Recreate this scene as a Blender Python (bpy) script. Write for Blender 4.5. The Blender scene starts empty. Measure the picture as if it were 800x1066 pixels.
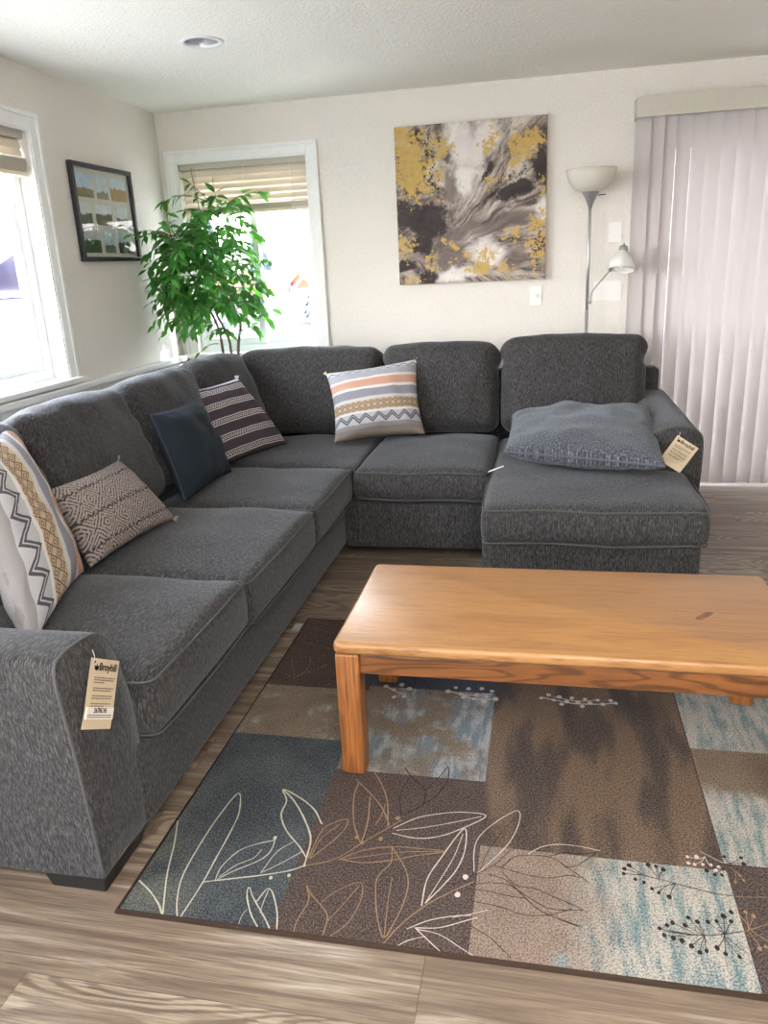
import bpy, bmesh, math, random
from mathutils import Vector, Matrix, noise
random.seed(7)
S = bpy.context.scene
COL = S.collection
PI = math.pi
R = math.radians

# ------------------------------------------------------------------ helpers
def srgb(r, g, b):
    def f(c):
        c /= 255.0
        return c / 12.92 if c <= 0.04045 else ((c + 0.055) / 1.055) ** 2.4
    return (f(r), f(g), f(b), 1.0)

WORLD = {}          # object name -> world origin of its local frame

def origin_of(o):
    return WORLD.get(o.name, Vector((0, 0, 0))) if o else Vector((0, 0, 0))

def obj(name, bm, mats, parent=None, loc=None, smooth=True, angle=None):
    """links a bmesh (written in room coordinates) as one mesh object"""
    base = Vector(loc) if loc is not None else origin_of(parent)
    me = bpy.data.meshes.new(name)
    bmesh.ops.translate(bm, verts=bm.verts, vec=-base)
    bmesh.ops.recalc_face_normals(bm, faces=bm.faces)
    bm.to_mesh(me)
    bm.free()
    for m in (mats if isinstance(mats, (list, tuple)) else [mats]):
        me.materials.append(m)
    if smooth:
        for p in me.polygons:
            p.use_smooth = True
        if angle:
            me.set_sharp_from_angle(angle=R(angle))
    o = bpy.data.objects.new(name, me)
    COL.objects.link(o)
    if parent:
        o.parent = parent
        o.location = base - origin_of(parent)
    else:
        o.location = base
    WORLD[o.name] = base
    return o

def tag(o, label=None, cat=None, group=None, kind=None):
    if label: o['label'] = label
    if cat: o['category'] = cat
    if group: o['group'] = group
    if kind: o['kind'] = kind
    return o

def thing(name, label, cat, loc, group=None):
    o = bpy.data.objects.new(name, None)
    o.empty_display_size = 0.1
    COL.objects.link(o)
    o.location = loc
    WORLD[o.name] = Vector(loc)
    return tag(o, label, cat, group)

def struct(name, bm, mats, parent=None, smooth=False, angle=None):
    o = obj(name, bm, mats, parent, smooth=smooth, angle=angle)
    if not parent:
        o['kind'] = 'structure'
    return o

def box(bm, x0, x1, y0, y1, z0, z1, bev=0.0, seg=2, mi=0):
    r = bmesh.ops.create_cube(bm, size=1.0)
    vs = r['verts']
    for v in vs:
        v.co = Vector((x0 + (v.co.x + .5) * (x1 - x0), y0 + (v.co.y + .5) * (y1 - y0), z0 + (v.co.z + .5) * (z1 - z0)))
    fs = set(f for v in vs for f in v.link_faces)
    for f in fs: f.material_index = mi
    if bev > 0:
        es = list(set(e for v in vs for e in v.link_edges))
        rr = bmesh.ops.bevel(bm, geom=es, offset=bev, segments=seg, profile=0.6, affect='EDGES')
        for f in rr['faces']: f.material_index = mi
    return vs

def tube(bm, pts, r, n=8, closed=False, cap=True, mi=0):
    pts = [Vector(p) for p in pts]
    N = len(pts)
    rs = r if isinstance(r, (list, tuple)) else [r] * N
    rings = []
    prev = None
    for i, p in enumerate(pts):
        if closed:
            t = pts[(i + 1) % N] - pts[i - 1]
        else:
            t = pts[min(i + 1, N - 1)] - pts[max(i - 1, 0)]
        if t.length < 1e-9: t = Vector((0, 0, 1))
        t.normalize()
        if prev is None:
            a = Vector((0, 0, 1)) if abs(t.z) < .9 else Vector((1, 0, 0))
            u = t.cross(a).normalized()
        else:
            u = prev - t * prev.dot(t)
            if u.length < 1e-6: u = t.cross(Vector((0, 0, 1)))
            u.normalize()
        prev = u
        w = t.cross(u)
        rings.append([bm.verts.new(p + (u * math.cos(2 * PI * k / n) + w * math.sin(2 * PI * k / n)) * rs[i]) for k in range(n)])
    M = N if closed else N - 1
    for i in range(M):
        a, b = rings[i], rings[(i + 1) % N]
        for k in range(n):
            f = bm.faces.new((a[k], a[(k + 1) % n], b[(k + 1) % n], b[k])); f.material_index = mi
    if cap and not closed:
        f = bm.faces.new(rings[0][::-1]); f.material_index = mi
        f = bm.faces.new(rings[-1]); f.material_index = mi

def lathe(bm, prof, n=32, c=(0, 0, 0), mat=None, capb=False, capt=False, mi=0):
    """prof: list of (r, z) swept about z, then moved by mat or c"""
    T = mat if mat else Matrix.Translation(Vector(c))
    rings = []
    for r, z in prof:
        rings.append([bm.verts.new(T @ Vector((r * math.cos(2 * PI * k / n), r * math.sin(2 * PI * k / n), z))) for k in range(n)])
    for a, b in zip(rings, rings[1:]):
        for k in range(n):
            f = bm.faces.new((a[k], a[(k + 1) % n], b[(k + 1) % n], b[k])); f.material_index = mi
    if capb: bm.faces.new(rings[0][::-1]).material_index = mi
    if capt: bm.faces.new(rings[-1]).material_index = mi

def catmull(P, n=6):
    P = [Vector((*p, 0)) if len(p) == 2 else Vector(p) for p in P]
    if len(P) < 3:
        return [P[0].lerp(P[-1], k / n) for k in range(n + 1)]
    Q = [P[0] * 2 - P[1]] + P + [P[-1] * 2 - P[-2]]
    out = []
    for i in range(1, len(Q) - 2):
        a, b, c, d = Q[i - 1:i + 3]
        for k in range(n):
            t = k / n
            out.append(0.5 * ((2 * b) + (c - a) * t + (2 * a - 5 * b + 4 * c - d) * t * t + (3 * b - a - 3 * c + d) * t ** 3))
    out.append(P[-1])
    return out

def axis_samples(h, r, n, extra=()):
    s = [-h, -h + r * .12, -h + r * .35, -h + r * .65, -h + r]
    m = h - r
    mid = [-m + 2 * m * k / n for k in range(1, n)]
    s = s + mid + [-v for v in s[::-1]]
    s = sorted(set([round(v, 5) for v in s] + list(extra)))
    return s

def puff(bm, hx, hy, hz, r, fn, nx=16, ny=16, nz=4, exx=(), exy=()):
    """rounded box with half sizes hx, hy, hz; every vertex goes through fn(p, (a,b,c))"""
    sx, sy, sz = axis_samples(hx, r, nx, exx), axis_samples(hy, r, ny, exy), axis_samples(hz, r, nz)
    cache = {}
    def vert(x, y, z):
        k = (round(x, 5), round(y, 5), round(z, 5))
        if k not in cache:
            p = Vector(k)
            q = Vector((max(-hx + r, min(hx - r, p.x)), max(-hy + r, min(hy - r, p.y)), max(-hz + r, min(hz - r, p.z))))
            d = p - q
            if d.length > 1e-9:
                d.normalize()
                p = q + d * r
            cache[k] = bm.verts.new(fn(p, (p.x / hx, p.y / hy, p.z / hz)))
        return cache[k]
    def grid(A, B, mk):
        for i in range(len(A) - 1):
            for j in range(len(B) - 1):
                vs = [vert(*mk(A[i], B[j])), vert(*mk(A[i + 1], B[j])), vert(*mk(A[i + 1], B[j + 1])), vert(*mk(A[i], B[j + 1]))]
                if len(set(vs)) == 4:
                    try: bm.faces.new(vs)
                    except ValueError: pass
    for s in (-1, 1):
        grid(sx, sy, lambda a, b: (a, b, s * hz))
        grid(sx, sz, lambda a, b: (a, s * hy, b))
        grid(sy, sz, lambda a, b: (s * hx, a, b))

def rim_path(hx, hy, z, r, fn, step=0.035, hz=1.0, out=0.0):
    """points round the rounded rectangle at height z, sent through fn"""
    pts = []
    def seg(a, b):
        n = max(2, int((b - a).length / step))
        for k in range(n): pts.append(a.lerp(b, k / n))
    cx, cy = hx - r, hy - r
    corners = [(cx, -cy, -90), (cx, cy, 0), (-cx, cy, 90), (-cx, -cy, 180)]
    last = None
    for (x, y, a0) in corners:
        arc = [Vector((x + (r + out) * math.cos(R(a0 + k * 18)), y + (r + out) * math.sin(R(a0 + k * 18)), z)) for k in range(6)]
        if last is not None: seg(last, arc[0])
        pts += arc[:-1]; last = arc[-1]
        pts.append(arc[-1]) if False else None
    seg(last, Vector((cx + 0, -cy - r - out, z)))
    return [fn(p, (p.x / hx, p.y / hy, p.z / hz)) for p in pts]

# ------------------------------------------------------------------ node helpers
class E:
    """a scalar socket with arithmetic"""
    def __init__(s, g, k): s.g, s.k = g, k
    def _m(s, op, b=None, c=None, rev=False):
        return s.g.math(op, b, s) if rev else s.g.math(op, s, b, c)
    def __add__(s, b): return s._m('ADD', b)
    def __radd__(s, b): return s._m('ADD', b)
    def __sub__(s, b): return s._m('SUBTRACT', b)
    def __rsub__(s, b): return s._m('SUBTRACT', b, rev=True)
    def __mul__(s, b): return s._m('MULTIPLY', b)
    def __rmul__(s, b): return s._m('MULTIPLY', b)
    def __truediv__(s, b): return s._m('DIVIDE', b)
    def gt(s, b): return s._m('GREATER_THAN', b)
    def lt(s, b): return s._m('LESS_THAN', b)
    def abs(s): return s._m('ABSOLUTE')
    def frac(s): return s._m('FRACT')
    def floor(s): return s._m('FLOOR')
    def sin(s): return s._m('SINE')
    def pow(s, b): return s._m('POWER', b)
    def max(s, b): return s._m('MAXIMUM', b)
    def min(s, b): return s._m('MINIMUM', b)
    def pp(s, b): return s._m('PINGPONG', b)
    def clamp(s): return s.max(0.0).min(1.0)

class G:
    def __init__(s, name, rough=0.6, spec=0.5):
        s.mat = bpy.data.materials.new(name)
        s.mat.use_nodes = True
        s.nt = s.mat.node_tree
        s.b = s.nt.nodes['Principled BSDF']
        s.out = s.nt.nodes['Material Output']
        s.set('Roughness', rough)
        s.b.inputs['Specular IOR Level'].default_value = spec
    def node(s, t): return s.nt.nodes.new(t)
    def link(s, a, b): s.nt.links.new(a.k if isinstance(a, E) else a, b)
    def put(s, sock, v):
        if isinstance(v, E): s.nt.links.new(v.k, sock)
        elif hasattr(v, 'is_output'): s.nt.links.new(v, sock)
        elif v is not None: sock.default_value = v
    def set(s, k, v): s.put(s.b.inputs[k], v)
    def math(s, op, a, b=None, c=None):
        n = s.node('ShaderNodeMath'); n.operation = op
        s.put(n.inputs[0], a)
        if b is not None: s.put(n.inputs[1], b)
        if c is not None: s.put(n.inputs[2], c)
        return E(s, n.outputs[0])
    def coord(s, w='Object'):
        if not hasattr(s, '_tc'): s._tc = s.node('ShaderNodeTexCoord')
        return s._tc.outputs[w]
    def sep(s, v):
        n = s.node('ShaderNodeSeparateXYZ'); s.link(v, n.inputs[0])
        return [E(s, o) for o in n.outputs]
    def comb(s, x, y, z=0.0):
        n = s.node('ShaderNodeCombineXYZ')
        for i, v in enumerate((x, y, z)): s.put(n.inputs[i], v)
        return n.outputs[0]
    def map(s, v, scale=(1, 1, 1), rot=(0, 0, 0), loc=(0, 0, 0)):
        n = s.node('ShaderNodeMapping'); s.link(v, n.inputs[0])
        n.inputs['Scale'].default_value = scale; n.inputs['Rotation'].default_value = rot; n.inputs['Location'].default_value = loc
        return n.outputs[0]
    def noise(s, v, scale, detail=2.0, rough=0.5, dist=0.0):
        n = s.node('ShaderNodeTexNoise'); s.link(v, n.inputs['Vector'])
        n.inputs['Scale'].default_value = scale; n.inputs['Detail'].default_value = detail
        n.inputs['Roughness'].default_value = rough; n.inputs['Distortion'].default_value = dist
        return E(s, n.outputs['Fac'])
    def noisec(s, v, scale, detail=2.0):
        n = s.node('ShaderNodeTexNoise'); s.link(v, n.inputs['Vector'])
        n.inputs['Scale'].default_value = scale; n.inputs['Detail'].default_value = detail
        return n.outputs['Color']
    def white(s, v):
        n = s.node('ShaderNodeTexWhiteNoise'); n.noise_dimensions = '3D'; s.link(v, n.inputs['Vector'])
        return E(s, n.outputs['Value'])
    def ramp(s, f, stops, interp='LINEAR'):
        n = s.node('ShaderNodeValToRGB'); s.link(f, n.inputs[0])
        cr = n.color_ramp; cr.interpolation = interp
        while len(cr.elements) > 1: cr.elements.remove(cr.elements[-1])
        for i, (p, c) in enumerate(stops):
            e = cr.elements[0] if i == 0 else cr.elements.new(p)
            e.position = p; e.color = c if len(c) == 4 else (*c, 1)
        return n.outputs[0]
    def rampf(s, f, stops, interp='LINEAR'):
        return E(s, s.ramp(f, [(p, (v, v, v, 1)) for p, v in stops], interp))
    def mix(s, f, a, b, mode='MIX'):
        n = s.node('ShaderNodeMix'); n.data_type = 'RGBA'; n.blend_type = mode
        s.put(n.inputs[0], f); s.put(n.inputs[6], a); s.put(n.inputs[7], b)
        return n.outputs[2]
    def smooth(s, f, a, b):
        n = s.node('ShaderNodeMapRange'); n.interpolation_type = 'SMOOTHSTEP'
        s.put(n.inputs[0], f); n.inputs[1].default_value = a; n.inputs[2].default_value = b
        return E(s, n.outputs[0])
    def bump(s, h, strength=0.3, dist=0.01):
        n = s.node('ShaderNodeBump'); n.inputs['Strength'].default_value = strength; n.inputs['Distance'].default_value = dist
        s.put(n.inputs['Height'], h); s.link(n.outputs[0], s.b.inputs['Normal'])

def plain(name, c, rough=0.6, spec=0.5, metal=0.0):
    g = G(name, rough, spec)
    o = g.coord('Object')
    n = g.noise(o, 40.0, 3)
    cc = Vector(c[:3])
    g.set('Base Color', g.mix(n, (*(cc * .93), 1), (*(cc * 1.07), 1)))
    g.set('Metallic', metal)
    return g.mat

# ------------------------------------------------------------------ materials
def mat_sofa(name, lo=(18, 18, 20), hi=(86, 84, 86)):
    g = G(name, 0.9, 0.2)
    o = g.coord('Object')
    ge = g.node('ShaderNodeNewGeometry')
    nx, ny, nz = g.sep(ge.outputs['Normal'])
    sx = g.noise(g.map(o, (1, .14, .14)), 400.0, 2, .6)      # grain on faces turned to the front or up
    sy = g.noise(g.map(o, (.14, 1, .14)), 400.0, 2, .6)      # grain on faces turned sideways
    k = g.smooth(nx.abs(), .55, .8)
    streak = sx * (1.0 - k) + sy * k
    fine = g.noise(o, 520.0, 1)
    big = g.noise(o, 6.0, 2)
    f = streak * .72 + fine * .28
    c = g.ramp(f, [(.37, srgb(*lo)), (.5, srgb(*[(a * .6 + b * .4) for a, b in zip(lo, hi)])), (.64, srgb(*hi))])
    c = g.mix(big * .2, c, srgb(80, 76, 72))
    g.set('Base Color', c)
    g.set('Sheen Weight', 0.16); g.set('Sheen Roughness', 0.4)
    g.set('Sheen Tint', (0.85, 0.9, 1.0, 1))
    g.bump(f, 0.4, 0.004)
    return g.mat
SOFA_X = mat_sofa('charcoal_chenille')
SOFA_Y = SOFA_X
PIPE = plain('charcoal_welt', srgb(74, 73, 74), .85, .2)
BLACK_PLASTIC = plain('black_plastic', srgb(22, 22, 22), .5)
WHITE_TRIM = plain('white_trim_paint', srgb(226, 228, 228), .45)
WHITE_VINYL = plain('white_vinyl', srgb(232, 236, 238), .35)
WHITE_PLATE = plain('white_switch_plate', srgb(226, 224, 222), .35)
STEEL = plain('brushed_steel', srgb(190, 190, 192), .42, .5, .7)
DARK_STEEL = plain('dark_steel', srgb(150, 150, 154), .42, .5, .6)

def mat_wall(name, c, scale, strength):
    g = G(name, 0.75, 0.3)
    o = g.coord('Object')
    n = g.noise(o, scale, 3, .55)
    n2 = g.noise(o, scale * .3, 2)
    g.set('Base Color', srgb(*c))
    g.bump(g.smooth(n, .42, .62) * .7 + n2 * .5, strength, 0.006)
    return g.mat
WALL = mat_wall('orange_peel_wall_paint', (218, 214, 208), 62.0, .40)
CEIL = mat_wall('textured_ceiling_paint', (240, 238, 231), 90.0, .45)

def mat_floor():
    g = G('vinyl_plank_floor', 0.42, 0.45)
    x, y, z = g.sep(g.coord('Object'))
    W, L = 0.178, 1.22
    yy = (y - 0.022) / W
    row = yy.floor()
    rr = g.white(g.comb(row, 3.1, 0.7))
    xx = (x + rr * L * 3.0) / L
    col = xx.floor()
    rnd = g.white(g.comb(row, col, 1.7)); rnd2 = g.white(g.comb(row, col, 9.3))
    vec = g.comb(x * .45 + rnd * 17.0, y * 9.5 + rnd2 * 9.0, rnd * 5.0)
    grain = g.noise(vec, 3.0, 5, .62, .8)
    fine = g.noise(g.comb(x * 2.0 + rnd * 31.0, y * 70.0, rnd * 3.0), 3.2, 3, .6)
    # cathedral rings
    wav = g.noise(g.comb(x * .9 + rnd * 11.0, y * 3.4 + rnd2 * 5.0, 0.0), 1.6, 1, .4, .3)
    ring = g.smooth((wav * 40.0 + fine * 1.2).pp(1.0), .25, .6)
    base = g.ramp(grain, [(.30, srgb(82, 70, 62)), (.43, srgb(120, 104, 91)), (.55, srgb(147, 131, 115)), (.68, srgb(194, 186, 175))])
    base = g.mix(g.smooth(rnd, .62, .9) * .55, base, g.mix(ring, srgb(108, 91, 77), srgb(192, 179, 160)))
    base = g.mix(g.smooth(fine, .46, .66) * .62, base, srgb(86, 74, 66))
    base = g.mix(g.smooth(rnd2, .2, .9) * .30, base, srgb(116, 100, 88))
    gap = (yy.frac().lt(.012)).max(xx.frac().lt(.0022))
    base = g.mix(gap * .55, base, srgb(66, 56, 50))
    base = g.mix(1.0, base, (.66, .64, .625, 1), 'MULTIPLY')
    g.set('Base Color', base)
    g.set('Roughness', g.rampf(fine, [(0, .34), (1, .52)]))
    g.bump(fine * .5 + (1.0 - gap) * .5, .12, 0.003)
    return g.mat
FLOOR = mat_floor()

def mat_oak(name, light, dark, cathedral=False):
    g = G(name, 0.34, 0.45)
    x, y, z = g.sep(g.coord('Object'))
    f = y if not cathedral else (y * .3 + z)
    big = g.noise(g.comb(x * 1.1, f * 9.0, z * 2.0), 2.4, 4, .6, .6)
    pores = g.noise(g.comb(x * 4.0, f * 85.0, z * 20.0), 3.0, 3, .65)
    boards = g.white(g.comb((y * 9.5).floor(), 0.0, 2.0))
    c = g.ramp(big, [(.28, dark), (.5, light), (.75, tuple(min(1, v * 1.12) for v in light[:3]) + (1,))])
    if not cathedral:
        c = g.mix(boards * .28, c, srgb(172, 112, 58))
        kn = g.math('SQRT', (x * 1.3 - .5).pow(2.0) + ((y + .02) * 2.0 - x * .55).pow(2.0))
        c = g.mix((1.0 - g.smooth(kn, .33, .37)) * 0.0, c, srgb(90, 60, 35))
    else:
        w = g.noise(g.comb(x * .8, 0.0, z * 7.0), 1.7, 2, .4, .2)
        c = g.mix(g.smooth((w * 22.0).pp(1.0), .5, .9) * .8, c, srgb(74, 42, 18))
    c = g.mix(g.smooth(pores, .52, .68) * .55, c, srgb(124, 76, 36))
    c = g.mix(1.0, c, (.63, .65, .68, 1), 'MULTIPLY')
    g.set('Base Color', c)
    g.set('Coat Weight', .12); g.set('Coat Roughness', .25)
    g.bump(pores, .08, .002)
    return g.mat
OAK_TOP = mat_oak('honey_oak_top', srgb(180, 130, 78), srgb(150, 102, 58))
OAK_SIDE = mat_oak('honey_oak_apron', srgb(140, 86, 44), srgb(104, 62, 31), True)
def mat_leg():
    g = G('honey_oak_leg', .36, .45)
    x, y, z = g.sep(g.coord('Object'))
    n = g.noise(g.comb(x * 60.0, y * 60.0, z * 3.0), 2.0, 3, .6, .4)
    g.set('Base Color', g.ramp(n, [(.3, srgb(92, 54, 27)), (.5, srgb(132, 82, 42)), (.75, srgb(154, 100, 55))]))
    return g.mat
OAK_LEG = mat_leg()

# --- pillows: u across, v from the lower edge to the upper edge
def mat_boho():
    g = G('boho_stripe_weave', .9, .2)
    u, v, _ = g.sep(g.coord('UV'))
    wob = g.noise(g.coord('UV'), 9.0, 2) * .02 - .01
    v2 = v + wob
    c = g.ramp(v2, [(0, srgb(150, 138, 124)), (.06, srgb(136, 131, 130)), (.10, srgb(150, 146, 146)), (.15, srgb(196, 196, 200)), (.29, srgb(236, 234, 232)),
                    (.32, srgb(204, 178, 146)), (.46, srgb(214, 212, 212)), (.50, srgb(150, 150, 160)), (.61, srgb(238, 234, 230)),
                    (.645, srgb(222, 176, 152)), (.76, srgb(236, 230, 226)), (.79, srgb(176, 178, 186)), (.90, srgb(206, 210, 218)), (.97, srgb(206, 180, 150))], 'CONSTANT')
    ink = srgb(44, 46, 58)
    # zigzag: two dark lines
    z1 = (v2 - .17 - (u * 7.0).pp(.5) * .17)
    zz = z1.abs().lt(.012).max((z1 - .034).abs().lt(.010)) * v2.gt(.14) * v2.lt(.30)
    c = g.mix(zz * .9, c, ink)
    z2 = (v2 - .905 - (u * 9.0).pp(.5) * .08)
    c = g.mix(z2.abs().lt(.008) * v2.gt(.89) * v2.lt(.965) * .8, c, ink)
    # nested diamonds in the tan band
    d = ((u * 15.0).frac() - .5).abs() + (((v2 - .32) * 15.0).frac() - .5).abs()
    dm = (d - .5).abs().lt(.07).max((d - .22).abs().lt(.06)) * v2.gt(.325) * v2.lt(.455)
    c = g.mix(dm * .85, c, srgb(52, 42, 40))
    # hatching in the peach band
    h = ((u * 46.0 + ((u * 5.0).floor() * .5).frac().gt(.2) * v2 * 60.0 - ((u * 5.0).floor() * .5).frac().lt(.2) * v2 * 60.0).frac()).lt(.4) * v2.gt(.655) * v2.lt(.755)
    c = g.mix(h * .55, c, srgb(164, 104, 84))
    w = g.noise(g.map(g.coord('UV'), (14, 1.5, 1)), 30.0, 2)
    c = g.mix(w * .34, c, srgb(100, 96, 98))
    c = g.mix(1.0, c, (.78, .78, .79, 1), 'MULTIPLY')
    g.set('Base Color', c)
    g.bump(g.noise(g.coord('UV'), 160.0, 2), .3, .004)
    return g.mat
BOHO = mat_boho()
def mat_diamond():
    g = G('diamond_lumbar_weave', .92, .15)
    u, v, _ = g.sep(g.coord('UV'))
    n = g.noise(g.coord('UV'), 14.0, 2) * .25
    d = ((u * 5.0).frac() - .5).abs() + ((v * 3.0).frac() - .5).abs() + n * .22
    l = ((d * 6.5).frac() - .5).abs().lt(.2)
    brk = g.noise(g.map(g.coord('UV'), (1, .6, 1)), 70.0, 2)
    zig = ((v * 3.0 + (u * 20.0).pp(.5) * .18).frac() - .5).abs().lt(.05)
    f = (l.max(zig)) * g.smooth(brk, .36, .5)
    f2 = g.noise(g.coord('UV'), 90.0, 3)
    base = g.mix(f2, srgb(118, 109, 105), srgb(156, 146, 142))
    g.set('Base Color', g.mix(f * .92, base, srgb(38, 33, 36)))
    g.bump(f * .8 + f2 * .4, .5, .006)
    return g.mat
DIAMOND = mat_diamond()
def mat_navy():
    g = G('navy_linen', .85, .25)
    n = g.noise(g.map(g.coord('UV'), (1, 1, 1)), 180.0, 2)
    b = g.noise(g.coord('UV'), 5.0, 2)
    g.set('Base Color', g.mix(b, g.mix(n, srgb(18, 25, 33), srgb(34, 44, 54)), srgb(26, 35, 45)))
    g.bump(n, .25, .003)
    return g.mat
NAVY = mat_navy()
def mat_striped():
    g = G('dark_striped_weave', .88, .2)
    u, v, _ = g.sep(g.coord('UV'))
    v2 = v + g.noise(g.coord('UV'), 5.0, 1) * .012
    k = ((v2 - .02) * 5.0).frac()
    n = g.noise(g.coord('UV'), 120.0, 2)
    c = g.mix(n, srgb(48, 42, 48), srgb(76, 68, 76))
    ln = (k - .16).abs().lt(.022).max((k - .50).abs().lt(.022))
    dash = ((k - .28).abs().lt(.03) * (u * 30.0).frac().lt(.62)).max((k - .38).abs().lt(.03) * (u * 30.0 + .5).frac().lt(.62))
    c = g.mix(ln.max(dash) * .9, c, srgb(214, 208, 208))
    c = g.mix(v.gt(.955), c, srgb(176, 168, 186))
    g.set('Base Color', c)
    g.bump(n, .3, .003)
    return g.mat
STRIPED = mat_striped()
def mat_slate():
    g = G('slate_plush_cover', .95, .1)
    o = g.coord('UV')
    n = g.noise(g.map(o, (1, 1.4, 1)), 85.0, 3, .7)
    b = g.noise(o, 6.0, 2)
    c = g.ramp(n, [(.32, srgb(34, 36, 41)), (.5, srgb(62, 65, 72)), (.66, srgb(116, 119, 127))])
    g.set('Base Color', g.mix(b * .2, c, srgb(70, 72, 80)))
    g.set('Sheen Weight', .2); g.set('Sheen Tint', (.85, .92, 1, 1))
    g.bump(n, .6, .005)
    return g.mat
SLATE = mat_slate()

# --- rug
RX, RY = 2.6, 2.05
def mat_rug():
    g = G('patchwork_rug_pile', .95, .1)
    P = g.coord('Object')
    x, y, z = g.sep(P)
    x = x + RX; y = y + RY
    pile = g.noise(P, 230.0, 2, .7)
    mott = g.noise(P, 13.0, 3, .6)
    mott2 = g.noise(g.map(P, (1, 1, 1), loc=(7, 3, 0)), 6.0, 4, .65)
    sx = g.noise(g.map(P, (5, 1, 1)), 7.0, 3, .6)
    beige = g.mix(mott, srgb(112, 96, 80), srgb(156, 138, 116))
    brown = g.mix(mott, srgb(74, 58, 51), srgb(96, 78, 70))
    blue = g.mix(g.smooth(mott2, .35, .7), srgb(58, 68, 76), srgb(84, 92, 94))
    teal = srgb(120, 146, 148); cream = srgb(200, 193, 178)
    creamteal = g.mix(g.smooth(sx * .7 + pile * .3, .36, .58), teal, cream)
    c = brown
    def patch(c, col, x0, x1, y0, y1):
        return g.mix(x.gt(x0) * x.lt(x1) * y.gt(y0) * y.lt(y1), c, col)
    # lower left of the blue patch fades to olive grey
    olive = (1.0 - g.smooth((x - 1.51) + (y - 1.26) * .6, .05, .35)) * g.smooth(mott2, .3, .6)
    c = patch(c, g.mix(olive * .7, blue, srgb(116, 118, 106)), 1.4, 1.90, 1.2, 2.0)
    bt = g.mix(g.smooth(mott2, .5, .66) * .75, beige, creamteal)
    c = patch(c, bt, 1.4, 1.90, 2.0, 2.302)
    bt2 = g.mix(g.smooth(mott2 + (x - 1.89) * .35, .52, .68) * .85, beige, g.mix(g.smooth(sx, .42, .58), srgb(120, 140, 150), srgb(186, 184, 184)))
    c = patch(c, bt2, 1.90, 2.342, 1.86, 2.335)
    c = patch(c, g.mix(mott, srgb(54, 62, 78), srgb(70, 78, 92)), 1.87, 2.342, 2.335, 2.62)
    mid = g.mix(g.smooth(g.noise(g.map(P, (3.2, .8, 1)), 3.2, 2, .4), .4, .6), srgb(80, 66, 58), srgb(124, 100, 78))
    c = patch(c, mid, 2.342, 2.93, 1.605, 2.62)
    bb = g.mix(g.smooth(mott2, .60, .66) * .8, g.mix(mott, srgb(138, 116, 100), srgb(172, 150, 132)), srgb(128, 152, 156))
    fade = g.smooth(x + mott2 * .2, 2.62, 2.80)
    c = patch(c, g.mix(fade, bb, creamteal), 2.348, 2.935, 1.2, 1.605)
    c = patch(c, creamteal, 2.935, 3.36, 2.10, 2.62)
    bt3 = g.mix(g.smooth((2.10 - y) * 1.3 + mott2 * .55 - (x - 2.93) * .3, .45, .62), g.mix(mott, srgb(128, 108, 88), srgb(150, 130, 106)), creamteal)
    c = patch(c, bt3, 2.935, 3.36, 1.63, 2.10)
    c = patch(c, beige, 3.36, 3.9, 1.9, 2.4)
    c = g.mix(g.smooth(pile, .42, .7) * .34, c, g.mix(.5, c, (.75, .7, .65, 1)))
    c = g.mix((1.0 - g.smooth(pile, .32, .56)) * .6, c, (.016, .013, .012, 1))
    c = g.mix(1.0, c, (.53, .53, .555, 1), 'MULTIPLY')
    g.set('Base Color', c)
    g.bump(pile, .5, .004)
    return g.mat
RUG = mat_rug()
def yarn(name, c):
    g = G(name, .95, .1)
    n = g.noise(g.coord('Object'), 330.0, 2)
    cc = srgb(*c)
    g.set('Base Color', g.mix(n, tuple(v * .6 for v in cc[:3]) + (1,), cc))
    return g.mat
RUG_INK = [yarn('cream_yarn', (176, 170, 154)), yarn('tan_yarn', (136, 110, 88)), yarn('pale_yarn', (182, 170, 164)), yarn('dark_brown_yarn', (50, 37, 36))]
RUG_EDGE = yarn('brown_binding', (62, 48, 40))

# --- glass, blinds
def mat_glass(name, ior, rough):
    g = G(name)
    t = g.node('ShaderNodeBsdfTransparent'); gl = g.node('ShaderNodeBsdfGlossy'); gl.inputs['Roughness'].default_value = rough
    fr = g.node('ShaderNodeFresnel'); fr.inputs[0].default_value = ior
    ge = g.node('ShaderNodeNewGeometry')
    f = E(g, fr.outputs[0]) * (1.0 - E(g, ge.outputs['Backfacing']))
    m = g.node('ShaderNodeMixShader')
    g.link(f, m.inputs[0]); g.link(t.outputs[0], m.inputs[1]); g.link(gl.outputs[0], m.inputs[2])
    g.link(m.outputs[0], g.out.inputs[0])
    return g.mat
PANE = mat_glass('clear_pane', 1.3, .02)
PICTURE_GLASS = mat_glass('picture_glass', 1.5, .01)
def mat_translucent(name, c, tc, f, rough=.5):
    g = G(name, rough, .3)
    n = g.noise(g.coord('Object'), 30.0, 2)
    cc = Vector(srgb(*c)[:3])
    g.set('Base Color', g.mix(n, (*(cc * .97), 1), (*cc, 1)))
    t = g.node('ShaderNodeBsdfTranslucent'); t.inputs[0].default_value = srgb(*tc)
    m = g.node('ShaderNodeMixShader'); m.inputs[0].default_value = f
    g.link(g.b.outputs[0], m.inputs[1]); g.link(t.outputs[0], m.inputs[2]); g.link(m.outputs[0], g.out.inputs[0])
    return g.mat
VANE = mat_translucent('vinyl_blind_vane', (190, 184, 184), (226, 218, 218), .10)
SLAT = mat_translucent('cream_blind_slat', (222, 214, 200), (236, 218, 190), .16)
VALANCE = plain('putty_valance', srgb(186, 183, 172), .55)
OPAL = mat_translucent('opal_shade', (236, 235, 230), (245, 240, 232), .45, .25)
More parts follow.
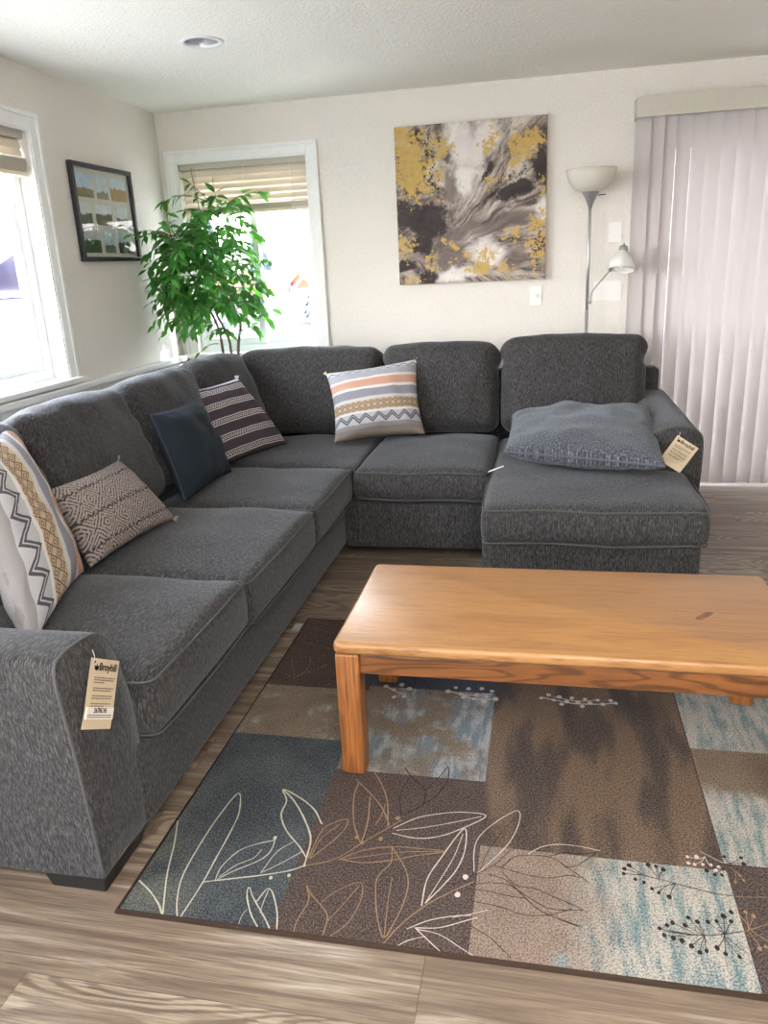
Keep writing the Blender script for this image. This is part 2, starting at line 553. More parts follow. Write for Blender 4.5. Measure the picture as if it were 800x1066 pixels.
def mat_frost():
    g = G('frosted_shade', .3, .5)
    g.set('Base Color', srgb(238, 238, 236))
    t = g.node('ShaderNodeBsdfTransparent')
    m = g.node('ShaderNodeMixShader'); m.inputs[0].default_value = .45
    g.link(g.b.outputs[0], m.inputs[1]); g.link(t.outputs[0], m.inputs[2]); g.link(m.outputs[0], g.out.inputs[0])
    return g.mat
FROST = mat_frost()

# --- leaves, bark
def mat_leaf():
    g = G('ficus_leaf', .38, .5)
    r = g.noise(g.map(g.coord('Object'), (1, 1, 1)), 11.0, 2)
    n = g.white(g.map(g.coord('UV'), (1, 1, 1)))
    c = g.ramp(r * .45 + n * .55, [(.2, srgb(36, 92, 44)), (.5, srgb(58, 128, 56)), (.8, srgb(104, 168, 78))])
    g.set('Base Color', c)
    t = g.node('ShaderNodeBsdfTranslucent'); g.link(g.mix(.5, c, srgb(120, 200, 60)), t.inputs[0])
    m = g.node('ShaderNodeMixShader'); m.inputs[0].default_value = .35
    g.link(g.b.outputs[0], m.inputs[1]); g.link(t.outputs[0], m.inputs[2]); g.link(m.outputs[0], g.out.inputs[0])
    return g.mat
LEAF = mat_leaf()
BARK = plain('ficus_bark', srgb(112, 94, 80), .8)
SOIL = plain('potting_soil', srgb(58, 44, 36), .95)
POT = plain('dark_wicker_pot', srgb(84, 66, 54), .7)

# --- canvas art
def mat_art():
    g = G('abstract_canvas', .6, .3)
    UV = g.coord('UV')
    w = g.noisec(UV, 4.5, 5)
    w2 = g.noisec(UV, 14.0, 3)
    uu, vv, _ = g.sep(UV)
    wx, wy, _ = g.sep(w); vx, vy, _ = g.sep(w2)
    u = uu + (wx - .5) * .14 + (vx - .5) * .05; v = vv + (wy - .5) * .14 + (vy - .5) * .05
    def blob(cx, cy, rx, ry, rot=0.0, lo=1.0, hi=.55, uv=None):
        a = R(rot)
        U, V = uv or (u, v)
        dx, dy = (U - cx), (V - cy)
        X = (dx * math.cos(a) + dy * math.sin(a)) / rx
        Y = (dy * math.cos(a) - dx * math.sin(a)) / ry
        d = g.math('SQRT', X * X + Y * Y)
        return (1.25 - d * .95).clamp()
    def many(L):
        m = None
        for b in L:
            k = b[-1] if len(b) == 6 else 1.0
            e = blob(*b[:5]) * k
            m = e if m is None else m.max(e)
        return m
    # clouds on the left, rays sweeping up to the right
    cloud = g.noise(UV, 4.6, 7, .66, 1.6)
    dx, dy = uu - .30, vv - .20
    ang = g.math('ARCTAN2', dy + (wy - .5) * .10, dx + (wx - .5) * .10)
    rad = g.math('SQRT', dx * dx + dy * dy)
    ray = g.noise(g.comb(ang * 3.4, rad * 1.3, 0.0), 2.6, 7, .68, .5)
    k = g.smooth(uu + vv * .15 + (wx - .5) * .2, .40, .58)
    base_n = cloud * (1.0 - k) + ray * k
    c = g.ramp(base_n, [(.33, srgb(44, 36, 38)), (.43, srgb(98, 86, 84)), (.51, srgb(146, 134, 127)), (.60, srgb(184, 175, 165)), (.75, srgb(220, 214, 206))])
    vein = g.noise(g.comb(ang * 5.0, rad * 1.0, 3.0), 2.4, 4, .6, .8)
    c = g.mix((1.0 - g.smooth((vein - .5).abs(), .0, .02)) * k * .7, c, srgb(60, 50, 52))
    ragged = g.noise(UV, 24.0, 5, .8)
    rag2 = g.noise(UV, 9.0, 4, .7)
    pale = many([(.47, .84, .12, .24, 12), (.46, .66, .06, .12, 10), (.60, .92, .13, .12, 0), (.61, .19, .15, .09, -14), (.40, .05, .18, .05, 12), (.97, .46, .06, .09, 0)])
    c = g.mix(g.smooth(pale + (cloud - .5) * 1.2, .1, .8) * .9, c, g.mix(cloud, srgb(190, 184, 180), srgb(240, 236, 232)))
    dark = many([(.08, .45, .12, .12, 0), (.23, .40, .14, .15, 25), (.20, .04, .09, .09, 0), (.17, .26, .09, .10, 20), (.80, .57, .17, .06, 26), (.96, .72, .08, .15, 10), (.14, .94, .06, .07, 0), (.05, .13, .10, .04, 15), (.10, .62, .05, .05, 0), (.61, .70, .03, .12, -32, .7)])
    c = g.mix(g.smooth(dark * 1.15 + (cloud - .5) * 1.3 + (rag2 - .5) * 2.2, .28, .72) * .96, c, g.mix(cloud, srgb(16, 13, 15), srgb(58, 48, 50)))
    mid = many([(.74, .37, .24, .06, 12), (.42, .32, .20, .05, 22), (.35, .18, .13, .08, 40), (.38, .62, .06, .12, 0, .6), (.80, .14, .10, .08, 30, .7)])
    c = g.mix(g.smooth(mid * 1.1 + (ray - .5) * 1.8, .2, .8) * .92, c, g.mix(ray, srgb(44, 36, 38), srgb(140, 126, 120)))
    gold = many([(.12, .76, .17, .24, 0), (.03, .95, .08, .09, 0), (.31, .88, .11, .13, 0, .62), (.30, .68, .10, .13, -20, .50), (.86, .83, .15, .09, 38), (.62, .88, .11, .06, 20, .66), (.05, .25, .09, .10, 0, .8), (.94, .25, .10, .22, 0, .66), (.57, .13, .19, .10, 0, .66), (.72, .08, .13, .08, 0, .5), (.70, .64, .13, .06, 10, .6), (.22, .12, .07, .09, 0, .62), (.05, .02, .12, .04, 0, .8), (.36, .25, .12, .03, -24, .6), (.66, .98, .04, .06, 0, .5), (.83, .30, .12, .07, 0, .5), (.97, .55, .05, .12, 0, .5)])
    gm = g.smooth(gold * .62 + (ragged - .5) * 1.9 + (rag2 - .5) * 1.3, .30, .36) * gold.gt(.03)
    gc = g.mix(ragged, srgb(150, 116, 56), srgb(206, 178, 106))
    c = g.mix(gm * .95, c, gc)
    fl = many([(.21, .82, .06, .30, -6), (.26, .66, .07, .18, 0), (.95, .22, .07, .22, 0), (.78, .66, .15, .05, 12), (.02, .75, .04, .2, 0, .7)])
    fleck = g.smooth(g.noise(UV, 40.0, 4, .8) + fl * .16, .66, .70) * fl.gt(.05)
    c = g.mix(fleck * .92, c, srgb(34, 27, 26))
    g.set('Base Color', c)
    g.bump(ragged, .08, .003)
    return g.mat
ART = mat_art()
ART_EDGE = plain('canvas_edge', srgb(150, 130, 96), .7)

def mat_photo(i, sky, land, hz):
    g = G('collage_photo_%d' % i, .5, .3)
    x, y, z = g.sep(g.coord('Generated'))
    n = g.noise(g.map(g.coord('Generated'), (1, 1, 1), loc=(i * 3.1, i, 0)), 4.0, 4, .65)
    c = g.mix(g.smooth(z + (n - .5) * .5, hz - .04, hz + .04), g.mix(n, tuple(v * .4 for v in land[:3]) + (1,), land), g.mix(n, sky, (.75, .8, .82, 1)))
    g.set('Base Color', c)
    return g.mat

PAPER = plain('cream_tag_paper', srgb(200, 182, 156), .8)
PAPER_W = plain('white_sticker', srgb(226, 222, 218), .8)
INK = plain('black_print', srgb(28, 26, 26), .8)
INK_SOFT = plain('grey_print', srgb(120, 106, 92), .8)

# ------------------------------------------------------------------ the room
XR, YB, YF, ZC = 7.4, 5.08, -2.8, 2.428
LIGHT_C = (0.945, 3.715)

bm = bmesh.new(); box(bm, -.2, XR + .2, YF - .2, YB + .2, -.08, 0)
struct('floor', bm, FLOOR)

# ceiling with the hole of the recessed light
bm = bmesh.new()
n = 40
inner = [bm.verts.new((LIGHT_C[0] + .083 * math.cos(2 * PI * k / n), LIGHT_C[1] + .083 * math.sin(2 * PI * k / n), ZC)) for k in range(n)]
outer = [bm.verts.new(p) for p in ((-.2, YF - .2, ZC), (XR + .2, YF - .2, ZC), (XR + .2, YB + .2, ZC), (-.2, YB + .2, ZC))]
es = [bm.edges.new((inner[k], inner[(k + 1) % n])) for k in range(n)] + [bm.edges.new((outer[k], outer[(k + 1) % 4])) for k in range(4)]
bmesh.ops.triangle_fill(bm, use_beauty=True, use_dissolve=False, edges=es)
ext = bmesh.ops.extrude_face_region(bm, geom=bm.faces[:])
bmesh.ops.translate(bm, verts=[v for v in ext['geom'] if isinstance(v, bmesh.types.BMVert)], vec=(0, 0, .16))
struct('ceiling', bm, CEIL)

def wall_with_hole(bm, axis, at, th, a0, a1, holes):
    """boxes round rectangular holes (a0,a1,z0,z1), sorted along the wall"""
    def b(p0, p1, z0, z1):
        if p1 - p0 < 1e-4 or z1 - z0 < 1e-4: return
        lo, hi = min(at, at + th), max(at, at + th)
        if axis == 'y': box(bm, p0, p1, lo, hi, z0, z1)
        else: box(bm, lo, hi, p0, p1, z0, z1)
    c = a0
    for h0, h1, z0, z1 in holes:
        b(c, h0, 0, ZC); b(h0, h1, 0, z0); b(h0, h1, z1, ZC); c = h1
    b(c, a1, 0, ZC)

W1 = (2.15, 3.70, .93, 2.14)       # opening of the left window (y0, y1, z0, z1)
W2 = (.115, 1.005, .90, 2.125)     # opening of the far window (x0, x1, z0, z1)
DR = (3.06, 4.90, .0, 2.13)        # opening of the patio door
bm = bmesh.new(); wall_with_hole(bm, 'y', YB, .16, -.2, XR + .2, [W2, DR]); struct('wall_back', bm, WALL)
bm = bmesh.new(); wall_with_hole(bm, 'x', 0, -.16, YF - .2, YB, [(-1.6, .2, .9, 2.14), W1]); struct('wall_left', bm, WALL)
bm = bmesh.new(); wall_with_hole(bm, 'x', XR, .16, YF - .2, YB, []); struct('wall_right', bm, WALL)
bm = bmesh.new(); wall_with_hole(bm, 'y', YF, -.16, 0, XR, [(.3, 1.5, .9, 2.15)]); struct('wall_front', bm, WALL)

bm = bmesh.new(); box(bm, .0, DR[0] - .01, YB - .014, YB, 0, .085, .004); struct('baseboard_back', bm, WHITE_TRIM)
bm = bmesh.new(); box(bm, .0, .014, YF, YB - .014, 0, .085, .004); struct('baseboard_left', bm, WHITE_TRIM)
# ledge along the left wall below the window sill
bm = bmesh.new(); box(bm, 0, .052, 1.2, YB, .862, .898, .006); box(bm, 0, .030, 1.2, YB, .80, .862, .004)
struct('trim_1', bm, WHITE_TRIM)

def casing(bm, axis, at, d, a0, a1, z0, z1, w=.075, sill=True):
    """flat casing with a stepped outer bead round an opening; d = how far it stands into the room"""
    def b(p0, p1, q0, q1, dd):
        lo, hi = sorted((at, at + dd))
        if axis == 'y': box(bm, p0, p1, lo, hi, q0, q1, .003)
        else: box(bm, lo, hi, p0, p1, q0, q1, .003)
    for dd, e0, e1 in ((d, 0, w * .8), (d * 1.5, w * .72, w), (d * .75, -.012, .006)):
        b(a0 - e1, a0 - e0, z0 - (.0 if sill else e1), z1 + e1, dd)
        b(a1 + e0, a1 + e1, z0 - (.0 if sill else e1), z1 + e1, dd)
        b(a0 - e0, a1 + e0, z1 + e0, z1 + e1, dd)

# --- window 1, in the left wall
y0, y1, z0, z1 = W1
bm = bmesh.new(); casing(bm, 'x', 0, .016, y0, y1, z0, z1)
w1 = struct('window_1', bm, WHITE_TRIM, smooth=False)
bm = bmesh.new(); box(bm, -.15, .045, y0 - .08, y1 + .08, z0 - .026, z0 + .004, .006)
obj('window_sill', bm, WHITE_TRIM, w1, smooth=False)
bm = bmesh.new()   # vinyl frame, two sashes
for a, b, c, d in ((y0, y0 + .05, z0, z1), (y1 - .05, y1, z0, z1), (y0 + .05, y1 - .05, z1 - .05, z1), (y0 + .05, y1 - .05, z0, z0 + .055)):
    box(bm, -.15, -.085, a, b, c, d, .005)
ym = (y0 + y1) / 2
box(bm, -.14, -.095, ym - .03, ym + .03, z0 + .055, z1 - .05, .004)
obj('window_frame', bm, WHITE_VINYL, w1, smooth=False)
for a, b in ((y0 + .05, ym - .03), (ym + .03, y1 - .05)):
    bm = bmesh.new()
    for p, q, c, d in ((a, a + .035, z0 + .055, z1 - .05), (b - .035, b, z0 + .055, z1 - .05), (a + .035, b - .035, z0 + .055, z0 + .09), (a + .035, b - .035, z1 - .085, z1 - .05)):
        box(bm, -.135, -.10, p, q, c, d, .004)
    s = obj('window_sash', bm, WHITE_VINYL, w1, smooth=False)
    bm = bmesh.new(); box(bm, -.120, -.116, a + .03, b - .03, z0 + .085, z1 - .08)
    obj('window_pane', bm, PANE, s, smooth=False)
for yy in (3.40, 3.46):
    bm = bmesh.new(); lathe(bm, [(.016, 0), (.016, .006), (.008, .02), (.003, .045), (.0005, .05)], 12, (-.045, yy, z0), capb=True)
    obj('window_latch', bm, WHITE_VINYL, w1)

# --- window 2, in the far wall
x0, x1, z0, z1 = W2
bm = bmesh.new(); casing(bm, 'y', YB, -.018, x0, x1, z0, z1, w=.07)
w2 = struct('window_2', bm, WHITE_TRIM, smooth=False)
bm = bmesh.new(); box(bm, x0 - .07, x1 + .07, YB - .04, YB + .15, z0 - .026, z0 + .004, .006); box(bm, x0 - .06, x1 + .06, YB - .018, YB, z0 - .1, z0 - .03, .004)
obj('window_sill', bm, WHITE_TRIM, w2, smooth=False)
bm = bmesh.new()
for a, b, c, d in ((x0, x0 + .045, z0, z1), (x1 - .045, x1, z0, z1), (x0 + .045, x1 - .045, z1 - .045, z1), (x0 + .045, x1 - .045, z0, z0 + .05)):
    box(bm, a, b, YB + .075, YB + .15, c, d, .005)
obj('window_frame', bm, WHITE_VINYL, w2, smooth=False)
for a, b, dy in ((x0 + .045, .60, .0), (.555, x1 - .045, .03)):
    bm = bmesh.new()
    for p, q, c, d in ((a, a + .045, z0 + .05, z1 - .045), (b - .045, b, z0 + .05, z1 - .045), (a + .045, b - .045, z0 + .05, z0 + .095), (a + .045, b - .045, z1 - .09, z1 - .045)):
        box(bm, p, q, YB + .085 + dy, YB + .112 + dy, c, d, .004)
    s = obj('window_sash', bm, WHITE_VINYL, w2, smooth=False)
    bm = bmesh.new(); box(bm, a + .04, b - .04, YB + .097 + dy, YB + .101 + dy, z0 + .09, z1 - .085)
    obj('window_pane', bm, PANE, s, smooth=False)

# --- patio door behind the vertical blind
x0, x1, z0, z1 = DR
bm = bmesh.new()
for a, b, c, d in ((x0, x0 + .06, 0, z1), (x1 - .06, x1, 0, z1), (x0 + .06, x1 - .06, z1 - .06, z1), (x0 + .06, x1 - .06, 0, .035)):
    box(bm, a, b, YB + .04, YB + .15, c, d, .004)
d1 = struct('door_1', bm, WHITE_VINYL, smooth=False)
xm = (x0 + x1) / 2
for a, b, dy in ((x0 + .06, xm + .04, .0), (xm - .04, x1 - .06, .035)):
    bm = bmesh.new()
    for p, q, c, d in ((a, a + .07, .035, z1 - .06), (b - .07, b, .035, z1 - .06), (a + .07, b - .07, .035, .13), (a + .07, b - .07, z1 - .13, z1 - .06)):
        box(bm, p, q, YB + .06 + dy, YB + .09 + dy, c, d, .004)
    s = obj('door_panel', bm, WHITE_VINYL, d1, smooth=False)
    bm = bmesh.new(); box(bm, a + .065, b - .065, YB + .073 + dy, YB + .078 + dy, .125, z1 - .125)
    obj('door_pane', bm, PANE, s, smooth=False)

# --- horizontal blinds, drawn up part of the way
def hblind(name, label, axis, at, a0, a1, ztop, zbot, slat, sign, stack):
    t = thing(name, label, 'window blind', (at, (a0 + a1) / 2, zbot) if axis == 'x' else ((a0 + a1) / 2, at, zbot))
    def b(bm, d0, d1, p0, p1, q0, q1, bev=.002):
        lo, hi = sorted((at + sign * d0, at + sign * d1))
        if axis == 'x': return box(bm, lo, hi, p0, p1, q0, q1, bev)
        return box(bm, p0, p1, lo, hi, q0, q1, bev)
    bm = bmesh.new(); b(bm, -.022, .022, a0, a1, ztop - .04, ztop); obj('headrail', bm, VALANCE, t, smooth=False)
    bm = bmesh.new()
    z = ztop - .06
    cr = [(-.023, -.006), (-.012, .0), (0, .0025), (.012, .0), (.023, -.006)]
    def one(z, tilt):
        top = []
        for d, h in cr:
            dd = d * math.cos(tilt) - h * math.sin(tilt); hh = d * math.sin(tilt) + h * math.cos(tilt)
            for p in (a0 + .004, a1 - .004):
                P = (at + sign * dd, p, z + hh) if axis == 'x' else (p, at + sign * dd, z + hh)
                top.append(P)
        for off in (0,):
            va = [bm.verts.new(P) for P in top]; vb = [bm.verts.new((P[0], P[1], P[2] + .0022)) for P in top]
            for i in range(4):
                bm.faces.new((va[2 * i], va[2 * i + 1], va[2 * i + 3], va[2 * i + 2]))
                bm.faces.new((vb[2 * i], vb[2 * i + 2], vb[2 * i + 3], vb[2 * i + 1]))
            for q in (0, 1):
                for i in range(4):
                    bm.faces.new((va[2 * i + q], va[2 * i + 2 + q], vb[2 * i + 2 + q], vb[2 * i + q]))
            for i in (0, 4):
                bm.faces.new((va[2 * i], va[2 * i + 1], vb[2 * i + 1], vb[2 * i]))
    while z > zbot + .016 + stack * .0045:
        one(z, R(-68)); z -= slat
    for k in range(stack):
        one(zbot + .026 + k * .0045, R(-4))
    obj('slat_panel', bm, SLAT, t, smooth=True, angle=40)
    bm = bmesh.new(); b(bm, -.024, .024, a0 + .002, a1 - .002, zbot, zbot + .02, .004); obj('bottom_rail', bm, SLAT, t, smooth=False)
    for f in (.14, .5, .86):
        p = a0 + (a1 - a0) * f
        bm = bmesh.new()
        def Q(d, z): return (at + sign * d, p, z) if axis == 'x' else (p, at + sign * d, z)
        tube(bm, [Q(-.025, ztop - .03), Q(-.025, zbot - .001), Q(.025, zbot - .001), Q(.025, ztop - .03)], .0012, 5)
        obj('ladder_cord', bm, WHITE_VINYL, t)
    return t
b2 = hblind('horizontal_blind', 'cream slatted blind drawn up above the ficus in the far window', 'y', YB + .045, W2[0] + .008, W2[1] - .008, W2[3] - .004, 1.80, .040, -1, 8)
bm = bmesh.new(); tube(bm, [(.205, YB + .012, 2.09), (.225, YB + .008, 1.95), (.262, YB + .008, 1.66)], .004, 6)
obj('tilt_wand', bm, plain('grey_wand', srgb(150, 146, 138), .5), b2)
b1 = hblind('horizontal_blind', 'white slatted blind drawn up high in the side window beside the photo collage', 'x', -.045, W1[0] + .008, W1[1] - .01, W1[3] - .004, 1.925, .036, 1, 14)

# --- vertical blind over the patio door
t = thing('vertical_blind', 'tall white vertical blind with putty valance over the patio door', 'vertical blind', (3.94, YB - .07, 0))
bm = bmesh.new()
box(bm, 2.972, 4.98, YB - .125, YB - .112, 2.152, 2.258, .002)
box(bm, 2.972, 2.982, YB - .113, YB - .001, 2.152, 2.258, .002); box(bm, 4.97, 4.98, YB - .113, YB - .001, 2.152, 2.258, .002)
box(bm, 2.983, 4.969, YB - .112, YB - .001, 2.246, 2.258, .001)
obj('valance', bm, VALANCE, t, smooth=False)
bm = bmesh.new(); box(bm, 2.995, 4.96, YB - .085, YB - .045, 2.19, 2.225, .003); obj('headrail', bm, WHITE_VINYL, t, smooth=False)
def vane(cx, ang, w=.0815, z0=.022, z1=2.19):
    bm = bmesh.new()
    prof = [(-w / 2 + w * k / 6, .005 * (1 - (k / 3 - 1) ** 2)) for k in range(7)]
    ca, sa = math.cos(R(ang)), math.sin(R(ang))
    rows = []
    for z in [z0 + (z1 - z0) * k / 8 for k in range(9)]:
        wob = .003 * noise.noise(Vector((cx * 9, z * .8, 2)))
        rows.append(([bm.verts.new((cx + a * ca - (b + wob) * sa, YB - .066 + a * sa + (b + wob) * ca, z)) for a, b in prof],
                     [bm.verts.new((cx + a * ca - (b + wob - .0012) * sa, YB - .066 + a * sa + (b + wob - .0012) * ca, z)) for a, b in prof]))
    for (f0, k0), (f1, k1) in zip(rows, rows[1:]):
        for i in range(6):
            bm.faces.new((f0[i], f0[i + 1], f1[i + 1], f1[i])); bm.faces.new((k0[i], k1[i], k1[i + 1], k0[i + 1]))
        for i in (0, 6): bm.faces.new((f0[i], f1[i], k1[i], k0[i]))
    for fr, kk in (rows[0], rows[-1]):
        for i in range(6): bm.faces.new((fr[i], kk[i], kk[i + 1], fr[i + 1]))
    return obj('vane', bm, VANE, t, smooth=True, angle=40)
vane(3.018, -8, .089); vane(3.092, -24, .089)
for k in range(23):
    vane(3.160 + k * .0815, -19 + 2.5 * math.sin(k * 2.3))

# --- recessed light
t = thing('recessed_light', 'round white recessed light in the textured ceiling', 'ceiling light', (LIGHT_C[0], LIGHT_C[1], ZC - .006))
bm = bmesh.new(); lathe(bm, [(.078, ZC + .004), (.080, ZC - .006), (.096, ZC - .005), (.1, ZC), (.098, ZC + .0)], 40, (LIGHT_C[0], LIGHT_C[1], 0)); obj('trim_ring', bm, WHITE_TRIM, t)
bm = bmesh.new(); lathe(bm, [(.0795, ZC + .002), (.072, ZC + .05), (.062, ZC + .10), (.03, ZC + .12), (.001, ZC + .121)], 40, (LIGHT_C[0], LIGHT_C[1], 0)); obj('reflector', bm, plain('satin_reflector', srgb(176, 178, 184), .3, .5, .6), t)
bm = bmesh.new(); lathe(bm, [(.001, ZC + .03), (.03, ZC + .034), (.047, ZC + .046), (.045, ZC + .06), (.02, ZC + .10), (.014, ZC + .12)], 24, (LIGHT_C[0], LIGHT_C[1], 0)); obj('bulb', bm, plain('frosted_bulb', srgb(240, 240, 240), .25), t)

# ------------------------------------------------------------------ the sectional sofa
sofa = thing('sectional_sofa', 'charcoal chenille L-shaped sectional sofa with chaise along two walls', 'sofa', (1.6, 3.2, 0))
def wrinkle(p, amp, sc, seed):
    return amp * noise.fractal(Vector((p.x * sc + seed, p.y * sc, p.z * sc)), .8, 2.0, 2)

def frame_part(name, boxes, m, bev=.02):
    bm = bmesh.new()
    for b in boxes: box(bm, *b, bev, 3)
    return obj(name, bm, m, sofa, smooth=True, angle=50)
frame_part('base', [(.30, 1.495, 1.50, 4.6, .058, .288)], SOFA_Y)
frame_part('base', [(1.497, 2.235, 3.60, 4.6, .052, .292)], SOFA_X)
frame_part('base', [(2.238, 3.128, 3.105, 4.70, .05, .282)], SOFA_X)
frame_part('back_frame', [(.20, .40, 1.29, 4.80, .06, .80)], SOFA_Y, .035)
frame_part('back_frame', [(.405, 3.14, 4.66, 4.80, .06, .80)], SOFA_X, .03)

def arm(prof, axis, a0, a1, m):
    """profile (across, z) closed polygon, run along an axis; the front end is at a0"""
    P = catmull(prof, 4)[:-1]
    pts = [(p.x, p.y) for p in P]
    bm = bmesh.new()
    def mk(d, z, a): return (a, d, z) if axis == 'x' else (d, a, z)
    N = 7
    rings = []
    cx = sum(p[0] for p in pts) / len(pts); cz = sum(p[1] for p in pts) / len(pts)
    s = 1 if a1 > a0 else -1
    rails = [(a0 + s * .000, .965), (a0 + s * .006, .99), (a0 + s * .016, 1.0)] + [a for a in [(a0 + (a1 - a0) * k / N, 1.0) for k in range(1, N)]] + [(a1, 1.0)]
    for a, f in rails:
        rings.append([bm.verts.new(mk(cx + (d - cx) * f + (wrinkle(Vector((a, d, z)), .004, 7, 3) if f == 1 else 0), cz + (z - cz) * f, a)) for d, z in pts])
    L = len(pts)
    for A, B in zip(rings, rings[1:]):
        for k in range(L): bm.faces.new((A[k], A[(k + 1) % L], B[(k + 1) % L], B[k]))
    # front face with a gentle pillow, back face flat
    ctr = [bm.verts.new(mk(cx + (d - cx) * .6, cz + (z - cz) * .8, a0 - s * .004)) for d, z in pts]
    for k in range(L): bm.faces.new((rings[0][k], ctr[k], ctr[(k + 1) % L], rings[0][(k + 1) % L]))
    bm.faces.new(ctr); bm.faces.new(rings[-1])
    o = obj('arm', bm, m, sofa, smooth=True, angle=60)
    bm = bmesh.new()
    i0 = min(range(L), key=lambda i: pts[i][1] * 10 + abs(pts[i][0] - pts[0][0]))
    path = [mk(cx + (d - cx) * .985, cz + (z - cz) * .985, a0 + s * .004) for d, z in pts]
    tube(bm, path, .0040, 6, closed=True)
    obj('piping', bm, PIPE, o)
    return o
ARM_L = [(1.302, .062), (1.294, .22), (1.283, .42), (1.268, .58), (1.268, .640), (1.292, .664), (1.37, .664), (1.435, .648), (1.474, .608), (1.502, .54), (1.532, .40), (1.536, .22), (1.534, .062), (1.42, .060), (1.302, .062)]
arm(ARM_L, 'x', 1.482, .22, SOFA_Y)
ARM_R = [(2.965, .06), (2.958, .30), (2.950, .48), (2.945, .58), (2.972, .630), (3.02, .660), (3.08, .672), (3.14, .668), (3.183, .648), (3.204, .60), (3.204, .45), (3.194, .25), (3.19, .06), (3.08, .058), (2.965, .06)]
arm(ARM_R, 'y', 3.625, 4.74, SOFA_X)

def seat_cushion(x0, x1, y0, y1, z0, z1, m, crown=.03, seed=0, warp=None, front='y', nx=16, ny=16, exy=()):
    hx, hy, hz, r = (x1 - x0) / 2, (y1 - y0) / 2, (z1 - z0) / 2, .035
    c = Vector(((x0 + x1) / 2, (y0 + y1) / 2, (z0 + z1) / 2))
    def fn(p, n):
        a, b, k = n
        q = p.copy()
        side = max(0, 1 - k * k)
        q.x += .014 * side * a * (1 - b * b * .6)
        q.y += .014 * side * b * (1 - a * a * .6)
        w = (1 - min(1, a * a)) * (1 - min(1, b * b))
        if k > 0: q.z += k * (crown * w ** .6)
        # the front edge droops a little
        q.z -= (.008 * (1 - math.cos(a * 5 + seed)) * .5)
        q += Vector((0, 0, wrinkle(c + p, .006, 5, seed) * (.5 + .5 * k)))
        q += c
        if warp: q = warp(q)
        return q
    bm = bmesh.new(); puff(bm, hx, hy, hz, r, fn, nx, ny, 5, exy=exy)
    o = obj('seat_cushion', bm, m, sofa)
    bm = bmesh.new()
    for z in (hz - r * .28, -hz + r * .28):
        tube(bm, rim_path(hx, hy, z, r, lambda p, n: fn(p, n), out=-.006), .0036, 6, closed=True)
    obj('piping', bm, PIPE, o)
    return o
seat_cushion(.80, 1.535, 1.540, 2.188, .295, .468, SOFA_Y, .035, 1)
seat_cushion(.80, 1.540, 2.195, 2.968, .290, .462, SOFA_Y, .032, 5)
seat_cushion(.80, 1.540, 2.975, 3.640, .288, .462, SOFA_Y, .030, 9)
seat_cushion(.80, 1.560, 3.650, 4.43, .290, .462, SOFA_X, .030, 13)
seat_cushion(1.566, 2.236, 3.575, 4.43, .312, .468, SOFA_X, .034, 17)
def tee(q):
    if q.y > 3.60:
        f = min(1.0, (q.y - 3.60) / .02)
        xm = 2.6
        if q.x > xm: q.x = xm + (q.x - xm) * (1 - f * (3.142 - 2.942) / (3.142 - xm))
    return q
seat_cushion(2.242, 3.142, 3.060, 4.42, .288, .452, SOFA_X, .034, 21, tee, nx=20, ny=22, exy=(3.595 - 3.74, 3.605 - 3.74, 3.615 - 3.74, 3.625 - 3.74))

def back_cushion(cx, cy, z0, w, h, t, facing, lean, m, seed=0, yaw=0.0):
    hx, hy, hz, r = w / 2, t / 2, h / 2, .075
    rz = {'-y': 0, '+x': PI / 2}[facing] + R(yaw)
    T = Matrix.Translation((cx, cy, z0)) @ Matrix.Rotation(rz, 4, 'Z') @ Matrix.Rotation(-R(lean), 4, 'X') @ Matrix.Translation((0, 0, hz))
    def fn(p, n):
        a, b, k = n
        q = p.copy()
        w1 = max(0, 1 - a * a) ** .7 * max(0, 1 - k * k) ** .7
        q.y += (b if b < 0 else b * .5) * .055 * w1
        q.z += (.020 * (1 - a * a) if k > 0 else 0) * k
        # gathered sides below the rolled top
        g = math.exp(-((k - .50) / .12) ** 2)
        q.x -= a ** 3 * .016 * g
        q.x += a * .010 * max(0, 1 - abs(k - .75) * 3)
        wr = wrinkle(Vector((q.x * 1.2, q.y, q.z)), .012, 6, seed)
        q.y += wr * (1 if b < 0 else .4)
        q.z += wrinkle(q, .010, 5, seed + 3) * max(0, k)
        fold = math.sin((k * 3 + seed) * 5 + a * 2) * .006 * max(0, abs(a) - .72) / .28
        q.y += fold
        return T @ q
    bm = bmesh.new(); puff(bm, hx, hy, hz, r, fn, 20, 4, 16)
    return obj('back_cushion', bm, m, sofa)
back_cushion(2.645, 4.475, .465, .80, .535, .25, '-y', 15, SOFA_X, 1)
back_cushion(1.890, 4.485, .465, .685, .510, .25, '-y', 15, SOFA_X, 2)
back_cushion(1.085, 4.490, .460, .90, .505, .25, '-y', 15, SOFA_X, 3)
back_cushion(.735, 1.965, .46, .82, .51, .27, '+x', 23, SOFA_Y, 4)
back_cushion(.735, 2.735, .46, .70, .52, .27, '+x', 23, SOFA_Y, 5)
back_cushion(.735, 3.44, .46, .70, .52, .27, '+x', 23, SOFA_Y, 6)
back_cushion(.745, 4.08, .46, .60, .52, .27, '+x', 21, SOFA_Y, 8, yaw=-6)

